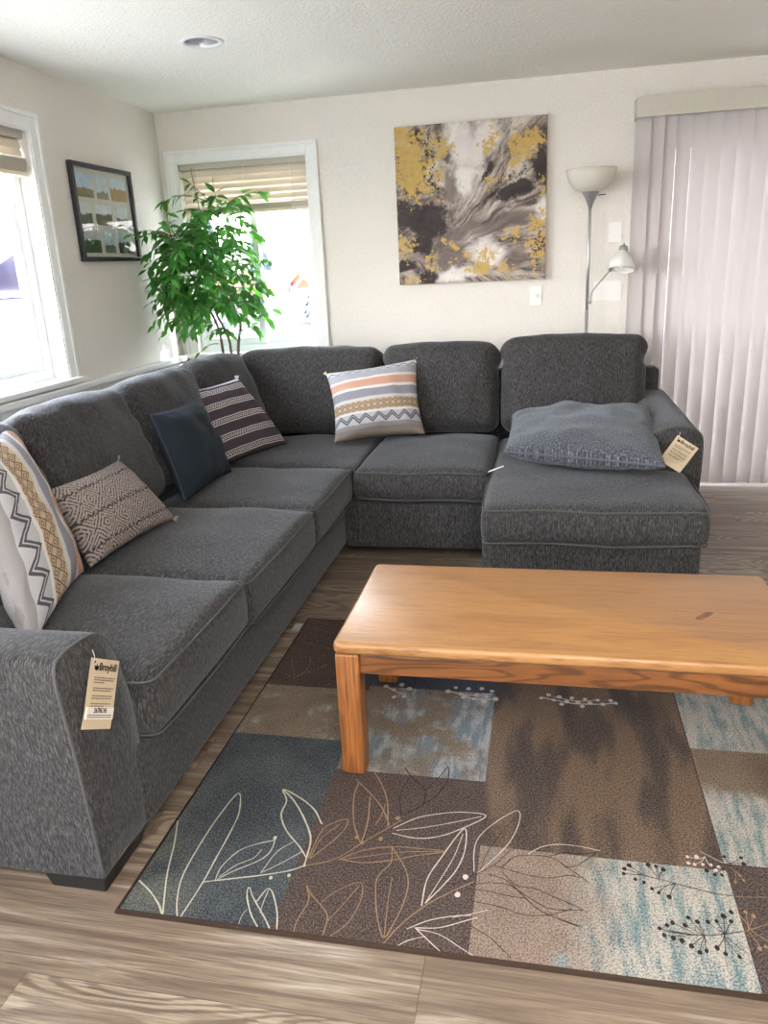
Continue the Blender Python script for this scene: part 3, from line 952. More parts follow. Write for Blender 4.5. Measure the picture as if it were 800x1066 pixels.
def foot(x0, x1, y0, y1):
    bm = bmesh.new()
    vs = box(bm, x0, x1, y0, y1, 0, .066, .004)
    for v in bm.verts:
        if v.co.z < .03:
            v.co.x += (.012 if v.co.x < (x0 + x1) / 2 else -.012); v.co.y += (.012 if v.co.y < (y0 + y1) / 2 else -.012)
    obj('foot', bm, BLACK_PLASTIC, sofa, smooth=False)
foot(1.30, 1.472, 1.312, 1.52); foot(.24, .40, 1.31, 1.48); foot(2.26, 2.38, 3.13, 3.25); foot(3.0, 3.12, 3.13, 3.25)
foot(.24, .38, 4.62, 4.76); foot(3.0, 3.12, 4.60, 4.76); foot(1.9, 2.02, 4.4, 4.52)
bm = bmesh.new(); box(bm, 1.474, 1.507, 2.745, 2.805, .0004, .0030, .0008)  # thin pale grey piece lying flat on the floor
piece = obj('pale_piece', bm, plain('pale_grey_piece', srgb(168, 168, 170), .7), loc=(1.49, 2.775, 0), smooth=False)
tag(piece, 'small pale grey slip lying on the floor between sofa and rug', 'paper')

# ------------------------------------------------------------------ throw pillows
def pillow(name, label, bl, br, tr, tl, T, m, seed=0, pinch=.055, wr=.008, N=30, sag=0.0, pw=.42, vr=(0, 1)):
    bl, br, tr, tl = map(Vector, (bl, br, tr, tl))
    nrm = (br - bl).cross(tl - bl).normalized()
    bm = bmesh.new(); uvl = bm.loops.layers.uv.new('UVMap')
    size = (br - bl).length
    def side(s):
        g = []
        for j in range(N + 1):
            row = []
            for i in range(N + 1):
                u = math.sin((i / N - .5) * PI * .94) / math.sin(.5 * PI * .94); v = math.sin((j / N - .5) * PI * .94) / math.sin(.5 * PI * .94)
                U = u * (1 - pinch * (1 - v * v) * u * u); V = v * (1 - pinch * (1 - u * u) * v * v)
                a, b = (U + 1) / 2, (V + 1) / 2
                p = bl.lerp(br, a).lerp(tl.lerp(tr, a), b)
                e = max(0, (1 - u * u) * (1 - v * v))
                th = T * .5 * e ** pw
                th += wr * noise.fractal(Vector((u * 2.3 + seed, v * 2.3, s * 2.0)), .9, 2.0, 2) * min(1, e * 6)
                p = p + nrm * (s * th) + Vector((0, 0, -sag * (1 - u * u) * (b)))
                row.append((p, ((u + 1) / 2, vr[0] + (vr[1] - vr[0]) * (v + 1) / 2), e < 1e-6))
            g.append(row)
        return g
    rim = {}
    for s in (1, -1):
        g = side(s); V = {}
        for j in range(N + 1):
            for i in range(N + 1):
                p, uv, edge = g[j][i]
                if edge:
                    if (i, j) not in rim: rim[(i, j)] = bm.verts.new(p)
                    V[(i, j)] = rim[(i, j)]
                else: V[(i, j)] = bm.verts.new(p)
        for j in range(N):
            for i in range(N):
                k = [(i, j), (i + 1, j), (i + 1, j + 1), (i, j + 1)]
                f = bm.faces.new([V[q] for q in k])
                for l, q in zip(f.loops, k): l[uvl].uv = g[q[1]][q[0]][1]
    base = (bl + br) / 2
    o = obj(name, bm, m, loc=(base.x, base.y, base.z))
    edge = [rim and None]
    tag(o, label, 'pillow')
    o['_rim'] = 0
    del o['_rim']
    return o, (bl, br, tr, tl, pinch)
def tassels(o, corners, m, n=7, ln=.02):
    for c, away in corners:
        bm = bmesh.new()
        for k in range(n):
            d = (Vector(away) + Vector((random.uniform(-.5, .5), random.uniform(-.5, .5), random.uniform(-.5, .3)))).normalized()
            c0 = Vector(c) - Vector(away).normalized() * .012
            tube(bm, [c0, c0 + d * (ln + .012)], [.0035, .002], 5)
        obj('tassel', bm, m, o)
def edge_fringe(o, cs, sides, m, r=.006, amp=.004, inset=0.0):
    bl, br, tr, tl, pinch = cs
    bm = bmesh.new()
    for s in sides:
        A, B = {'b': (bl, br), 'r': (br, tr), 't': (tl, tr), 'l': (bl, tl)}[s]
        opp = {'b': (tl, tr), 'r': (bl, tl), 't': (bl, br), 'l': (br, tr)}[s]
        pts = []
        for k in range(61):
            f = k / 60; u = f * 2 - 1
            p = A.lerp(B, f); q = opp[0].lerp(opp[1], f)
            p = p.lerp(q, pinch * (1 - u * u) * .5)
            p = p + (p - q).normalized() * (amp * math.sin(k * 2.1))
            pts.append(p)
        tube(bm, pts, r, 6)
    return obj('edging', bm, m, o)

o, cs = pillow('throw_pillow', 'cream and tan striped throw pillow with zigzags leaning behind the near sofa arm', (.80, 1.90, .95), (1.17, 1.585, .50), (.99, 2.125, .50), (.62, 2.36, .955), .17, BOHO, 3, .07, .012, vr=(.10, .78))
bohoE = plain('tan_fringe', srgb(196, 166, 132), .9)
o, cs = pillow('throw_pillow', 'grey lumbar pillow with black diamond weave on the near seat', (.995, 2.16, .500), (1.045, 2.69, .50), (.82, 2.71, .735), (.83, 2.23, .75), .17, DIAMOND, 11, .08, .011)
tassels(o, [((1.045, 2.69, .50), (.3, 1, -.2)), ((.82, 2.71, .735), (0, .5, 1))], plain('grey_tassel', srgb(150, 138, 128), .9))
o, cs = pillow('throw_pillow', 'plain navy blue throw pillow in front of the dark striped pillow', (.97, 2.94, .495), (.985, 3.43, .495), (.815, 3.50, .845), (.825, 3.01, .86), .16, NAVY, 21, .07, .013)
edge_fringe(o, cs, 'lt', plain('navy_edging', srgb(34, 46, 62), .85), .005, .003)
o, cs = pillow('throw_pillow', 'dark plum throw pillow with white stripes leaning behind the navy pillow', (.895, 3.50, .50), (1.075, 4.03, .50), (.83, 4.00, .875), (.685, 3.62, .86), .15, STRIPED, 31, .06, .011)
tassels(o, [((.905, 3.52, .50), (.5, -.3, -.4)), ((.685, 3.62, .86), (-.2, -.3, .8)), ((.83, 4.00, .875), (0, .4, 1))], plain('white_tassel', srgb(196, 190, 190), .9), 7, .016)
o, cs = pillow('throw_pillow', 'cream pillow with peach stripe and navy zigzag between two back cushions', (1.345, 4.06, .495), (1.835, 4.22, .51), (1.765, 4.45, .905), (1.262, 4.27, .855), .20, BOHO, 41, .085, .013)
tassels(o, [((1.765, 4.45, .905), (.5, 0, 1)), ((1.262, 4.27, .855), (-.6, 0, .9))], bohoE, 7, .012)
o, cs = pillow('floor_pillow', 'large slate grey plush pillow lying flat on the chaise', (2.315, 3.54, .572), (3.00, 3.34, .556), (3.05, 4.22, .640), (2.325, 4.18, .625), .20, SLATE, 51, .03, .022, 40, 0, .34)
edge_fringe(o, cs, 'blrt', plain('slate_edging', srgb(78, 80, 90), .9), .005, .002)
bm = bmesh.new(); vs = box(bm, 2.24, 2.31, 3.485, 3.50, .487, .489, 0)
for v in bm.verts: v.co.z += (v.co.x - 2.24) * .30; v.co.y += (v.co.x - 2.24) * .35
tag(obj('care_label', bm, PAPER_W, o, smooth=False), 'white sewn-in care label')

# ------------------------------------------------------------------ hang tags
def text_bm(body, size, bold=0.0, spacing=1.0):
    cu = bpy.data.curves.new('lettering', 'FONT'); cu.body = body; cu.size = size; cu.offset = bold; cu.space_character = spacing
    cu.resolution_u = 3; cu.extrude = .0002
    o = bpy.data.objects.new('lettering', cu); COL.objects.link(o)
    me = bpy.data.meshes.new_from_object(o.evaluated_get(bpy.context.evaluated_depsgraph_get()))
    bpy.data.objects.remove(o); bpy.data.curves.remove(cu)
    bm = bmesh.new(); bm.from_mesh(me); bpy.data.meshes.remove(me)
    return bm

def hang_tag(label, tl, tr, bl, out, sticker):
    tl, tr, bl = map(Vector, (tl, tr, bl))
    ex = (tr - tl); w = ex.length; ex.normalize()
    ey = (tl - bl); h = ey.length; ey = (ey - ex * ey.dot(ex)).normalized()
    nz = ex.cross(ey).normalized()
    if nz.dot(Vector(out)) < 0: nz = -nz
    T = Matrix(((ex.x, ey.x, nz.x, tl.x), (ex.y, ey.y, nz.y, tl.y), (ex.z, ey.z, nz.z, tl.z), (0, 0, 0, 1)))   # origin at the upper left corner
    c = T @ Vector((w / 2, -h, 0))
    t = thing('hang_tag', label, 'tag', c)
    def put(name, bm, m):
        bmesh.ops.transform(bm, matrix=T, verts=bm.verts)
        return obj(name, bm, m, t, smooth=False)
    bm = bmesh.new()
    nx, ny = 4, 10
    for z in (0, .0012):
        vs = [[bm.verts.new((w * i / nx, -h * j / ny, z + .004 * math.sin(j / ny * 2.6) * (j / ny))) for i in range(nx + 1)] for j in range(ny + 1)]
        for j in range(ny):
            for i in range(nx): bm.faces.new((vs[j][i], vs[j][i + 1], vs[j + 1][i + 1], vs[j + 1][i]))
    put('card', bm, PAPER)
    zl = .0058
    bm = text_bm('Broyhill', w * .20, .0005)
    bmesh.ops.translate(bm, verts=bm.verts, vec=(w * .25, -h * .165, zl)); put('lettering', bm, INK)
    bm = bmesh.new()   # leaf mark beside the word
    for a in (-38, 0, 38):
        P = [(0, 0), (.012, .018), (0, .042), (-.012, .018)]
        ca, sa = math.cos(R(a)), math.sin(R(a))
        bm.faces.new([bm.verts.new((w * .16 + (p * ca - q * sa) * w * 3.2, -h * .175 + (p * sa + q * ca) * w * 3.2, zl)) for p, q in P])
    put('leaf_mark', bm, INK)
    bm = bmesh.new()
    for k, f in enumerate((.27, .305, .34, .42, .455, .53, .565, .64, .675)):
        x0 = w * .14; x1 = w * (.88, .84, .5, .86, .8, .86, .84, .82, .6)[k]
        x = x0
        while x < x1:
            l = random.uniform(.05, .12) * w
            box(bm, x, min(x + l, x1), -h * f - .0012, -h * f + .0012, zl - .0002, zl)
            x += l + .018 * w
    put('small_print', bm, INK_SOFT)
    bm = bmesh.new(); lathe(bm, [(.0028, 0), (.0028, .0004)], 10, (w * .09, -h * .055, zl - .001), capb=True, capt=True); put('punch_hole', bm, INK)
    if sticker:
        bm = bmesh.new(); box(bm, w * .04, w * .98, -h * .86, -h * .69, .0035, .0068); s = put('sticker', bm, PAPER_W)
        bm = text_bm('267BC45', w * .12, .0004)
        bmesh.ops.translate(bm, verts=bm.verts, vec=(w * .27, -h * .765, .0071)); bmesh.ops.transform(bm, matrix=T, verts=bm.verts)
        obj('lettering', bm, INK, s, smooth=False)
        bm = bmesh.new()
        for f in (.80, .83):
            box(bm, w * .08, w * .92, -h * f - .001, -h * f + .001, .0068, .0071)
        bmesh.ops.transform(bm, matrix=T, verts=bm.verts); obj('small_print', bm, INK_SOFT, s, smooth=False)
    bm = bmesh.new(); tube(bm, [T @ Vector((w * .09, -h * .055, .003)), T @ Vector((w * .05, .004, .004)), T @ Vector((w * .02, .018, -.002))], .0008, 5)
    obj('string', bm, PAPER_W, t)
hang_tag('cream paper tag with white sticker on the near sofa arm front', (1.494, 1.381, .614), (1.494, 1.483, .549), (1.494, 1.304, .477), (1, 0, 0), True)
hang_tag('cream paper tag on the chaise arm beside the slate pillow', (3.088, 3.612, .634), (3.182, 3.612, .572), (3.012, 3.606, .520), (0, -1, 0), False)

# ------------------------------------------------------------------ rug
bm = bmesh.new()
rx0, rx1, ry0, ry1 = 1.512, 3.75, 1.262, 2.845
box(bm, rx0 + .012, rx1 - .012, ry0 + .012, ry1 - .012, 0.0005, .009, .002)
rug = obj('area_rug', bm, RUG, loc=(RX, RY, 0), smooth=False)
tag(rug, 'patchwork area rug in slate, brown and teal with leaf line drawings', 'rug')
bm = bmesh.new()
tube(bm, [(rx0 + .008, ry0 + .008, .0055), (rx1 - .008, ry0 + .008, .0055), (rx1 - .008, ry1 - .008, .0055), (rx0 + .008, ry1 - .008, .0055)], .0068, 8, closed=True)
for v in bm.verts: v.co.z = max(.0003, v.co.z)
obj('bound_edge', bm, RUG_EDGE, rug)
RUG_LINES = [
(0,0.0048,[(1.527,1.363),(1.571,1.335),(1.611,1.301),(1.639,1.267)]),
(0,0.0046,[(1.526,1.579),(1.557,1.495),(1.589,1.389),(1.638,1.267)]),
(0,0.0045,[(1.675,1.268),(1.648,1.324),(1.629,1.395),(1.626,1.495),(1.632,1.612),(1.65,1.712),(1.682,1.637),(1.688,1.558),(1.688,1.453),(1.688,1.376),(1.68,1.267)]),
(0,0.0048,[(1.688,1.382),(1.752,1.402),(1.819,1.423),(1.885,1.448),(1.924,1.473)]),
(0,0.0034,[(1.716,1.389),(1.714,1.437),(1.737,1.495),(1.774,1.525),(1.817,1.546)]),
(0,0.0034,[(1.716,1.389),(1.744,1.422),(1.801,1.471),(1.819,1.507),(1.817,1.549)]),
(0,0.0027,[(1.721,1.404),(1.749,1.447),(1.784,1.477),(1.795,1.509)]),
(0,0.0027,[(1.82,1.431),(1.836,1.505),(1.871,1.552)]),
(0,0.0027,[(1.823,1.434),(1.862,1.473),(1.901,1.517)]),
(0,0.0049,[(1.918,1.497),(1.888,1.533),(1.836,1.585),(1.802,1.642),(1.798,1.701),(1.773,1.746),(1.831,1.718),(1.885,1.677),(1.923,1.623)]),
(0,0.0056,[(1.773,1.746),(1.818,1.704),(1.867,1.64),(1.908,1.568),(1.918,1.497),(1.92,1.467)]),
(0,0.0038,[(1.873,1.27),(1.839,1.31),(1.812,1.358),(1.808,1.383),(1.831,1.352),(1.878,1.3),(1.904,1.267)]),
(0,0.0039,[(1.84,1.34),(1.858,1.387),(1.897,1.328),(1.917,1.269)]),
(0,0.0027,[(1.858,1.387),(1.858,1.347),(1.861,1.314)]),
(0,0.0019,[(1.824,1.265),(1.822,1.299),(1.827,1.319)]),
(1,0.0034,[(1.924,1.471),(1.993,1.506),(2.052,1.576),(2.102,1.632),(2.134,1.67)]),
(1,0.0035,[(1.923,1.499),(1.93,1.596),(1.952,1.631),(1.988,1.649),(1.987,1.605),(1.959,1.547),(1.928,1.496)]),
(1,0.0028,[(1.928,1.496),(1.937,1.57),(1.972,1.63)]),
(1,0.0043,[(2.043,1.567),(2.007,1.641),(1.983,1.744),(1.983,1.808)]),
(1,0.005,[(2.044,1.567),(2.044,1.646),(2.028,1.75)]),
(1,0.004,[(1.971,1.819),(2.027,1.762),(2.071,1.708),(2.104,1.644)]),
(1,0.0041,[(2.013,1.865),(2.051,1.804),(2.081,1.733),(2.101,1.638)]),
(1,0.0029,[(2.066,1.638),(2.076,1.685),(2.077,1.727)]),
(1,0.0035,[(2.001,1.504),(2.059,1.546),(2.13,1.567),(2.204,1.571),(2.259,1.569),(2.193,1.546),(2.138,1.523),(2.069,1.503),(2.001,1.504)]),
(1,0.0028,[(2.005,1.503),(2.085,1.53),(2.162,1.554),(2.249,1.567)]),
(3,0.0041,[(2.103,1.891),(2.137,1.842),(2.178,1.796),(2.18,1.729)]),
(3,0.0037,[(2.131,1.687),(2.172,1.728),(2.213,1.782),(2.235,1.856),(2.229,1.915)]),
(3,0.003,[(2.127,1.687),(2.111,1.774),(2.127,1.854)]),
(3,0.0031,[(2.178,1.796),(2.21,1.865),(2.229,1.915)]),
(2,0.0036,[(2.117,1.634),(2.171,1.681),(2.23,1.707),(2.291,1.722),(2.354,1.716),(2.297,1.66),(2.241,1.622),(2.183,1.606),(2.117,1.615)]),
(2,0.0029,[(2.126,1.627),(2.192,1.647),(2.265,1.676),(2.342,1.712)]),
(1,0.0035,[(2.126,1.566),(2.172,1.498),(2.188,1.445),(2.185,1.383),(2.174,1.332),(2.16,1.29),(2.137,1.334),(2.118,1.399),(2.11,1.461),(2.133,1.512),(2.126,1.566)]),
(1,0.0024,[(2.16,1.29),(2.15,1.386),(2.145,1.466)]),
(1,0.0036,[(2.16,1.271),(2.188,1.326),(2.232,1.386),(2.28,1.432),(2.343,1.482)]),
(2,0.0038,[(2.229,1.39),(2.23,1.47),(2.252,1.54),(2.301,1.659),(2.311,1.588),(2.298,1.517),(2.27,1.457),(2.236,1.399)]),
(2,0.0025,[(2.236,1.399),(2.261,1.474),(2.286,1.555),(2.3,1.639)]),
(1,0.0033,[(1.945,1.41),(1.965,1.384),(1.998,1.354),(2.021,1.324),(2.023,1.268)]),
(1,0.0033,[(1.945,1.41),(1.963,1.366),(1.954,1.306),(1.956,1.27)]),
(1,0.0026,[(1.996,1.367),(2.021,1.402),(2.072,1.438),(2.085,1.385),(2.07,1.316),(2.033,1.266)]),
(1,0.0025,[(2.024,1.317),(2.045,1.362),(2.071,1.427)]),
(2,0.0031,[(2.206,1.321),(2.25,1.351),(2.3,1.371),(2.345,1.381)]),
(2,0.0031,[(2.224,1.327),(2.278,1.336),(2.334,1.364),(2.359,1.376)]),
(2,0.0031,[(2.224,1.327),(2.258,1.298),(2.297,1.266)]),
(2,0.0025,[(2.228,1.324),(2.281,1.317),(2.335,1.287),(2.374,1.267)]),
(2,0.0024,[(2.186,1.267),(2.214,1.291),(2.25,1.308)]),
(2,0.0028,[(2.34,1.513),(2.334,1.585),(2.344,1.638),(2.384,1.699),(2.436,1.749),(2.443,1.707),(2.419,1.623),(2.37,1.541),(2.346,1.507)]),
(3,0.0022,[(2.354,1.522),(2.367,1.581),(2.393,1.646),(2.43,1.72)]),
(3,0.0027,[(2.293,1.463),(2.343,1.505),(2.387,1.543),(2.426,1.603)]),
(3,0.0028,[(2.405,1.538),(2.433,1.575),(2.468,1.588),(2.526,1.588),(2.561,1.561),(2.594,1.535),(2.612,1.517)]),
(3,0.0028,[(2.39,1.54),(2.429,1.53),(2.475,1.521),(2.52,1.52),(2.566,1.535),(2.593,1.531)]),
(3,0.0028,[(2.521,1.592),(2.556,1.609),(2.608,1.613),(2.638,1.623)]),
(2,0.0028,[(2.468,1.592),(2.503,1.623),(2.545,1.637),(2.598,1.637),(2.644,1.629)]),
(3,0.0028,[(2.555,1.56),(2.584,1.569),(2.607,1.592),(2.632,1.616)]),
(3,0.0027,[(2.335,1.469),(2.38,1.484),(2.425,1.483),(2.459,1.462),(2.493,1.439),(2.525,1.426),(2.592,1.433)]),
(3,0.0027,[(2.325,1.458),(2.376,1.457),(2.427,1.45),(2.465,1.449)]),
(3,0.0028,[(2.372,1.511),(2.419,1.497),(2.454,1.462),(2.487,1.427),(2.525,1.405),(2.587,1.385)]),
(3,0.0028,[(2.406,1.522),(2.442,1.486),(2.487,1.481),(2.531,1.462),(2.569,1.447),(2.595,1.433)]),
(3,0.0026,[(2.339,1.422),(2.406,1.415),(2.461,1.4),(2.514,1.407),(2.547,1.422),(2.568,1.433)]),
(3,0.0021,[(2.514,1.421),(2.536,1.404),(2.582,1.388)]),
(3,0.0025,[(2.346,1.351),(2.385,1.331),(2.412,1.307),(2.439,1.281)]),
(2,0.0021,[(2.303,1.368),(2.343,1.384),(2.382,1.402)]),
(3,0.0028,[(2.691,1.56),(2.736,1.561),(2.786,1.552),(2.834,1.541),(2.886,1.53),(2.938,1.527)]),
(1,0.0017,[(2.938,1.527),(2.978,1.53),(3.01,1.535)]),
(3,0.0023,[(2.711,1.59),(2.728,1.573),(2.745,1.562)]),
(3,0.0023,[(2.698,1.576),(2.723,1.569),(2.738,1.561)]),
(3,0.0023,[(2.755,1.598),(2.764,1.578),(2.773,1.557)]),
(3,0.0023,[(2.773,1.596),(2.775,1.577),(2.776,1.557)]),
(3,0.0023,[(2.789,1.587),(2.78,1.571),(2.775,1.555)]),
(3,0.0022,[(2.769,1.514),(2.788,1.534),(2.812,1.547)]),
(3,0.0022,[(2.792,1.505),(2.8,1.526),(2.81,1.544)]),
(3,0.0022,[(2.755,1.522),(2.778,1.532),(2.807,1.543)]),
(3,0.0029,[(2.769,1.402),(2.812,1.401),(2.854,1.404),(2.893,1.414),(2.933,1.427)]),
(3,0.0021,[(2.757,1.408),(2.787,1.404),(2.824,1.402)]),
(3,0.0021,[(2.787,1.428),(2.81,1.416),(2.829,1.403)]),
(3,0.0021,[(2.764,1.391),(2.793,1.392),(2.824,1.401)]),
(3,0.0021,[(2.813,1.425),(2.83,1.414),(2.847,1.403)]),
(3,0.0021,[(2.824,1.449),(2.833,1.431),(2.847,1.403)]),
(3,0.0021,[(2.841,1.439),(2.844,1.422),(2.849,1.403)]),
(3,0.002,[(2.817,1.371),(2.832,1.387),(2.848,1.402)]),
(3,0.002,[(2.831,1.358),(2.839,1.38),(2.849,1.402)]),
(3,0.002,[(2.846,1.363),(2.847,1.384),(2.849,1.402)]),
(3,0.0021,[(2.863,1.442),(2.877,1.427),(2.892,1.413)]),
(3,0.0021,[(2.882,1.447),(2.888,1.428),(2.892,1.413)]),
(3,0.0021,[(2.9,1.464),(2.897,1.441),(2.892,1.413)]),
(3,0.0021,[(2.914,1.452),(2.901,1.43),(2.892,1.413)]),
(3,0.002,[(2.869,1.374),(2.883,1.393),(2.892,1.413)]),
(3,0.002,[(2.884,1.363),(2.887,1.385),(2.892,1.413)]),
(3,0.002,[(2.91,1.358),(2.899,1.382),(2.89,1.404)]),
(3,0.002,[(2.93,1.369),(2.908,1.389),(2.891,1.407)]),
(1,0.0021,[(2.929,1.485),(2.944,1.454),(2.954,1.428),(2.979,1.41)]),
(1,0.0021,[(2.933,1.427),(2.961,1.44),(2.991,1.458)]),
(1,0.0017,[(2.95,1.483),(2.948,1.454),(2.945,1.432)]),
(1,0.0017,[(2.965,1.474),(2.953,1.45),(2.945,1.432)]),
(1,0.0017,[(2.944,1.429),(2.953,1.406),(2.961,1.386)]),
(2,0.0023,[(2.885,1.663),(2.908,1.647),(2.933,1.63)]),
(3,0.0023,[(2.933,1.63),(2.962,1.615),(2.995,1.6),(3.025,1.595)]),
(3,0.0023,[(2.939,1.652),(2.944,1.639),(2.951,1.63)]),
(3,0.0023,[(2.979,1.654),(2.963,1.641),(2.947,1.63)]),
(3,0.0023,[(2.98,1.635),(2.961,1.634),(2.942,1.63)]),
(2,0.0019,[(2.855,1.639),(2.878,1.636),(2.894,1.645)]),
(2,0.0018,[(2.86,1.613),(2.881,1.626),(2.894,1.645)]),
(2,0.0018,[(2.902,1.616),(2.897,1.625),(2.894,1.645)]),
(3,0.0018,[(2.89,1.601),(2.915,1.611),(2.935,1.617)]),
(3,0.0018,[(2.906,1.59),(2.923,1.605),(2.939,1.614)]),
(1,0.0018,[(2.948,1.574),(2.954,1.6),(2.949,1.619)]),
(1,0.0018,[(2.968,1.58),(2.962,1.595),(2.956,1.61)]),
(2,0.007,[(1.958,2.338),(2.011,2.3),(2.039,2.296)]),
(2,0.0068,[(2.179,2.331),(2.252,2.316),(2.33,2.332)]),
(2,0.0067,[(2.225,2.319),(2.272,2.292),(2.345,2.301)]),
(2,0.0066,[(2.496,2.332),(2.597,2.306),(2.68,2.31),(2.739,2.324)]),
(2,0.0049,[(2.538,2.338),(2.614,2.321),(2.682,2.336)]),
(1,0.0019,[(1.609,2.357),(1.637,2.399),(1.639,2.464),(1.625,2.509)]),
(1,0.0015,[(1.637,2.399),(1.671,2.427),(1.704,2.46)]),
(1,0.0016,[(1.564,2.472),(1.586,2.417),(1.608,2.372)]),
(1,0.0017,[(1.555,2.626),(1.618,2.61),(1.692,2.582)]),
(1,0.0017,[(1.566,2.757),(1.619,2.733),(1.671,2.709)])]
RUG_DOTS = [
(3,0.0058,[(2.698,1.576),(2.71,1.589),(2.695,1.56),(2.72,1.546),(2.739,1.539),(2.755,1.598),(2.773,1.596),(2.789,1.587),(2.755,1.522),(2.769,1.512),(2.791,1.503),(2.757,1.408),(2.787,1.428),(2.764,1.391),(2.774,1.419),(2.782,1.386),(2.799,1.382),(2.813,1.425),(2.823,1.448),(2.841,1.439),(2.817,1.371),(2.831,1.357),(2.846,1.363),(2.863,1.442),(2.882,1.447),(2.9,1.464),(2.919,1.478),(2.913,1.451),(2.869,1.374),(2.883,1.361),(2.91,1.358),(2.939,1.652),(2.979,1.654),(2.98,1.634),(2.89,1.599),(2.906,1.588),(2.922,1.589)]),
(2,0.0052,[(2.852,1.639),(2.851,1.618),(2.865,1.615),(2.884,1.618),(2.874,1.642),(2.903,1.619),(2.911,1.604),(2.92,1.615)]),
(1,0.0049,[(2.948,1.572),(2.968,1.58),(2.962,1.595),(2.95,1.483),(2.965,1.474),(2.956,1.386),(2.97,1.393)]),
(0,0.0107,[(1.85,1.42),(1.892,1.434),(1.815,1.554)]),
(1,0.0128,[(2.121,1.674),(2.028,1.587),(2.091,1.591),(2.046,1.57)]),
(2,0.0135,[(2.321,1.493),(2.308,1.436)]),
(2,0.0165,[(1.958,2.338),(1.99,2.318),(2.011,2.355),(2.043,2.331),(2.033,2.279),(1.998,2.271),(2.179,2.331),(2.203,2.358),(2.225,2.319),(2.248,2.356),(2.278,2.319),(2.293,2.362),(2.314,2.313),(2.329,2.349),(2.308,2.28),(2.345,2.301),(2.236,2.3),(2.272,2.292)]),
(2,0.0142,[(2.496,2.326),(2.521,2.349),(2.538,2.318),(2.556,2.34),(2.58,2.314),(2.598,2.339),(2.617,2.315),(2.64,2.337),(2.656,2.314),(2.682,2.336),(2.697,2.312),(2.724,2.338),(2.739,2.324),(2.563,2.296),(2.63,2.291)]),
(1,0.0031,[(1.562,2.476),(1.583,2.471),(1.607,2.511),(1.624,2.513),(1.663,2.505),(1.672,2.527),(1.704,2.46),(1.694,2.442),(1.654,2.401),(1.631,2.387),(1.62,2.369),(1.61,2.353),(1.59,2.366),(1.574,2.376),(1.556,2.645),(1.595,2.626),(1.591,2.701),(1.554,2.687),(1.566,2.708),(1.75,2.328),(1.616,2.647)])]
bm = bmesh.new()
cnt = 0
def ribbon(pts, w, mi):
    global cnt
    cnt += 1
    z = .0094 + (cnt % 40) * .00001
    L = []
    for i, p in enumerate(pts):
        t = (pts[min(i + 1, len(pts) - 1)] - pts[max(i - 1, 0)]).normalized()
        n = Vector((-t.y, t.x, 0))
        ww = w * .5 * (.8 + .35 * noise.noise(Vector((p.x * 40, p.y * 40, mi))))
        L.append((bm.verts.new((p.x + n.x * ww, p.y + n.y * ww, z)), bm.verts.new((p.x - n.x * ww, p.y - n.y * ww, z))))
    for a, b in zip(L, L[1:]):
        f = bm.faces.new((a[0], b[0], b[1], a[1])); f.material_index = mi
for k, w, P in RUG_LINES:
    ribbon(catmull(P, 7), w, k)
def RSC(k, r): return 1.0 if r < .0075 else (.5 if r < .012 else .6)
for k, r, P in RUG_DOTS:
    for p in P:
        cnt += 1
        rr = r * RSC(k, r) * random.uniform(.75, 1.1); a0 = random.random()
        f = bm.faces.new([bm.verts.new((p[0] + rr * math.cos(q * PI / 5 + a0) * random.uniform(.8, 1.1), p[1] + rr * math.sin(q * PI / 5 + a0) * 1.2, .0095 + (cnt % 40) * .00001)) for q in range(10)])
        f.material_index = k
bm.normal_update()
obj('leaf_drawing', bm, RUG_INK, rug, smooth=False)

# ------------------------------------------------------------------ coffee table
TX0, TX1, TY0, TY1, TZ = 1.922, 3.175, 1.835, 2.435, .438
tb = thing('coffee_table', 'honey oak coffee table on the patchwork rug', 'coffee table', ((TX0 + TX1) / 2, (TY0 + TY1) / 2, .009))
bm = bmesh.new()
vs = box(bm, TX0, TX1, TY0, TY1, TZ - .034, TZ)
ve = [e for e in bm.edges if abs((e.verts[0].co - e.verts[1].co).normalized().z) > .9]
bmesh.ops.bevel(bm, geom=ve, offset=.022, segments=4, profile=.5, affect='EDGES')
he = [e for e in bm.edges if abs(e.verts[0].co.z - e.verts[1].co.z) < 1e-5 and e.calc_face_angle(0) > .5]
bmesh.ops.bevel(bm, geom=he, offset=.011, segments=3, profile=.5, affect='EDGES')
top = obj('tabletop', bm, OAK_TOP, tb, smooth=True, angle=35)
bm = bmesh.new()
kx, ky = 2.945, 2.115
f = bm.faces.new([bm.verts.new((kx + (.028 * math.cos(q) * 1.0 + .006 * math.sin(3 * q)) * .9 + .35 * .03 * math.sin(q), ky + .034 * math.sin(q) * (1 + .25 * math.cos(2 * q)), TZ + .0003)) for q in [k * PI / 12 for k in range(24)]])
for v in bm.verts: v.co.x = kx + (v.co.x - kx) * .55 + (v.co.y - ky) * .5
gk = G('wood_knot', .4, .4)
gk.set('Base Color', gk.ramp(gk.noise(gk.coord('Object'), 60.0, 3), [(.3, srgb(70, 46, 28)), (.7, srgb(112, 76, 44))]))
obj('wood_knot', bm, gk.mat, top, smooth=False)
for ya, yb in ((TY0 + .018, TY0 + .040), (TY1 - .040, TY1 - .018)):
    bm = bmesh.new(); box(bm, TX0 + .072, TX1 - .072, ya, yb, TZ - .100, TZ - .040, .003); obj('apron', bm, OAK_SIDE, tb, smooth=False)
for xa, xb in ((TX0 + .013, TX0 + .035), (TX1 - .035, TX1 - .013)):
    bm = bmesh.new(); box(bm, xa, xb, TY0 + .072, TY1 - .072, TZ - .100, TZ - .040, .003); obj('apron', bm, OAK_LEG, tb, smooth=False)
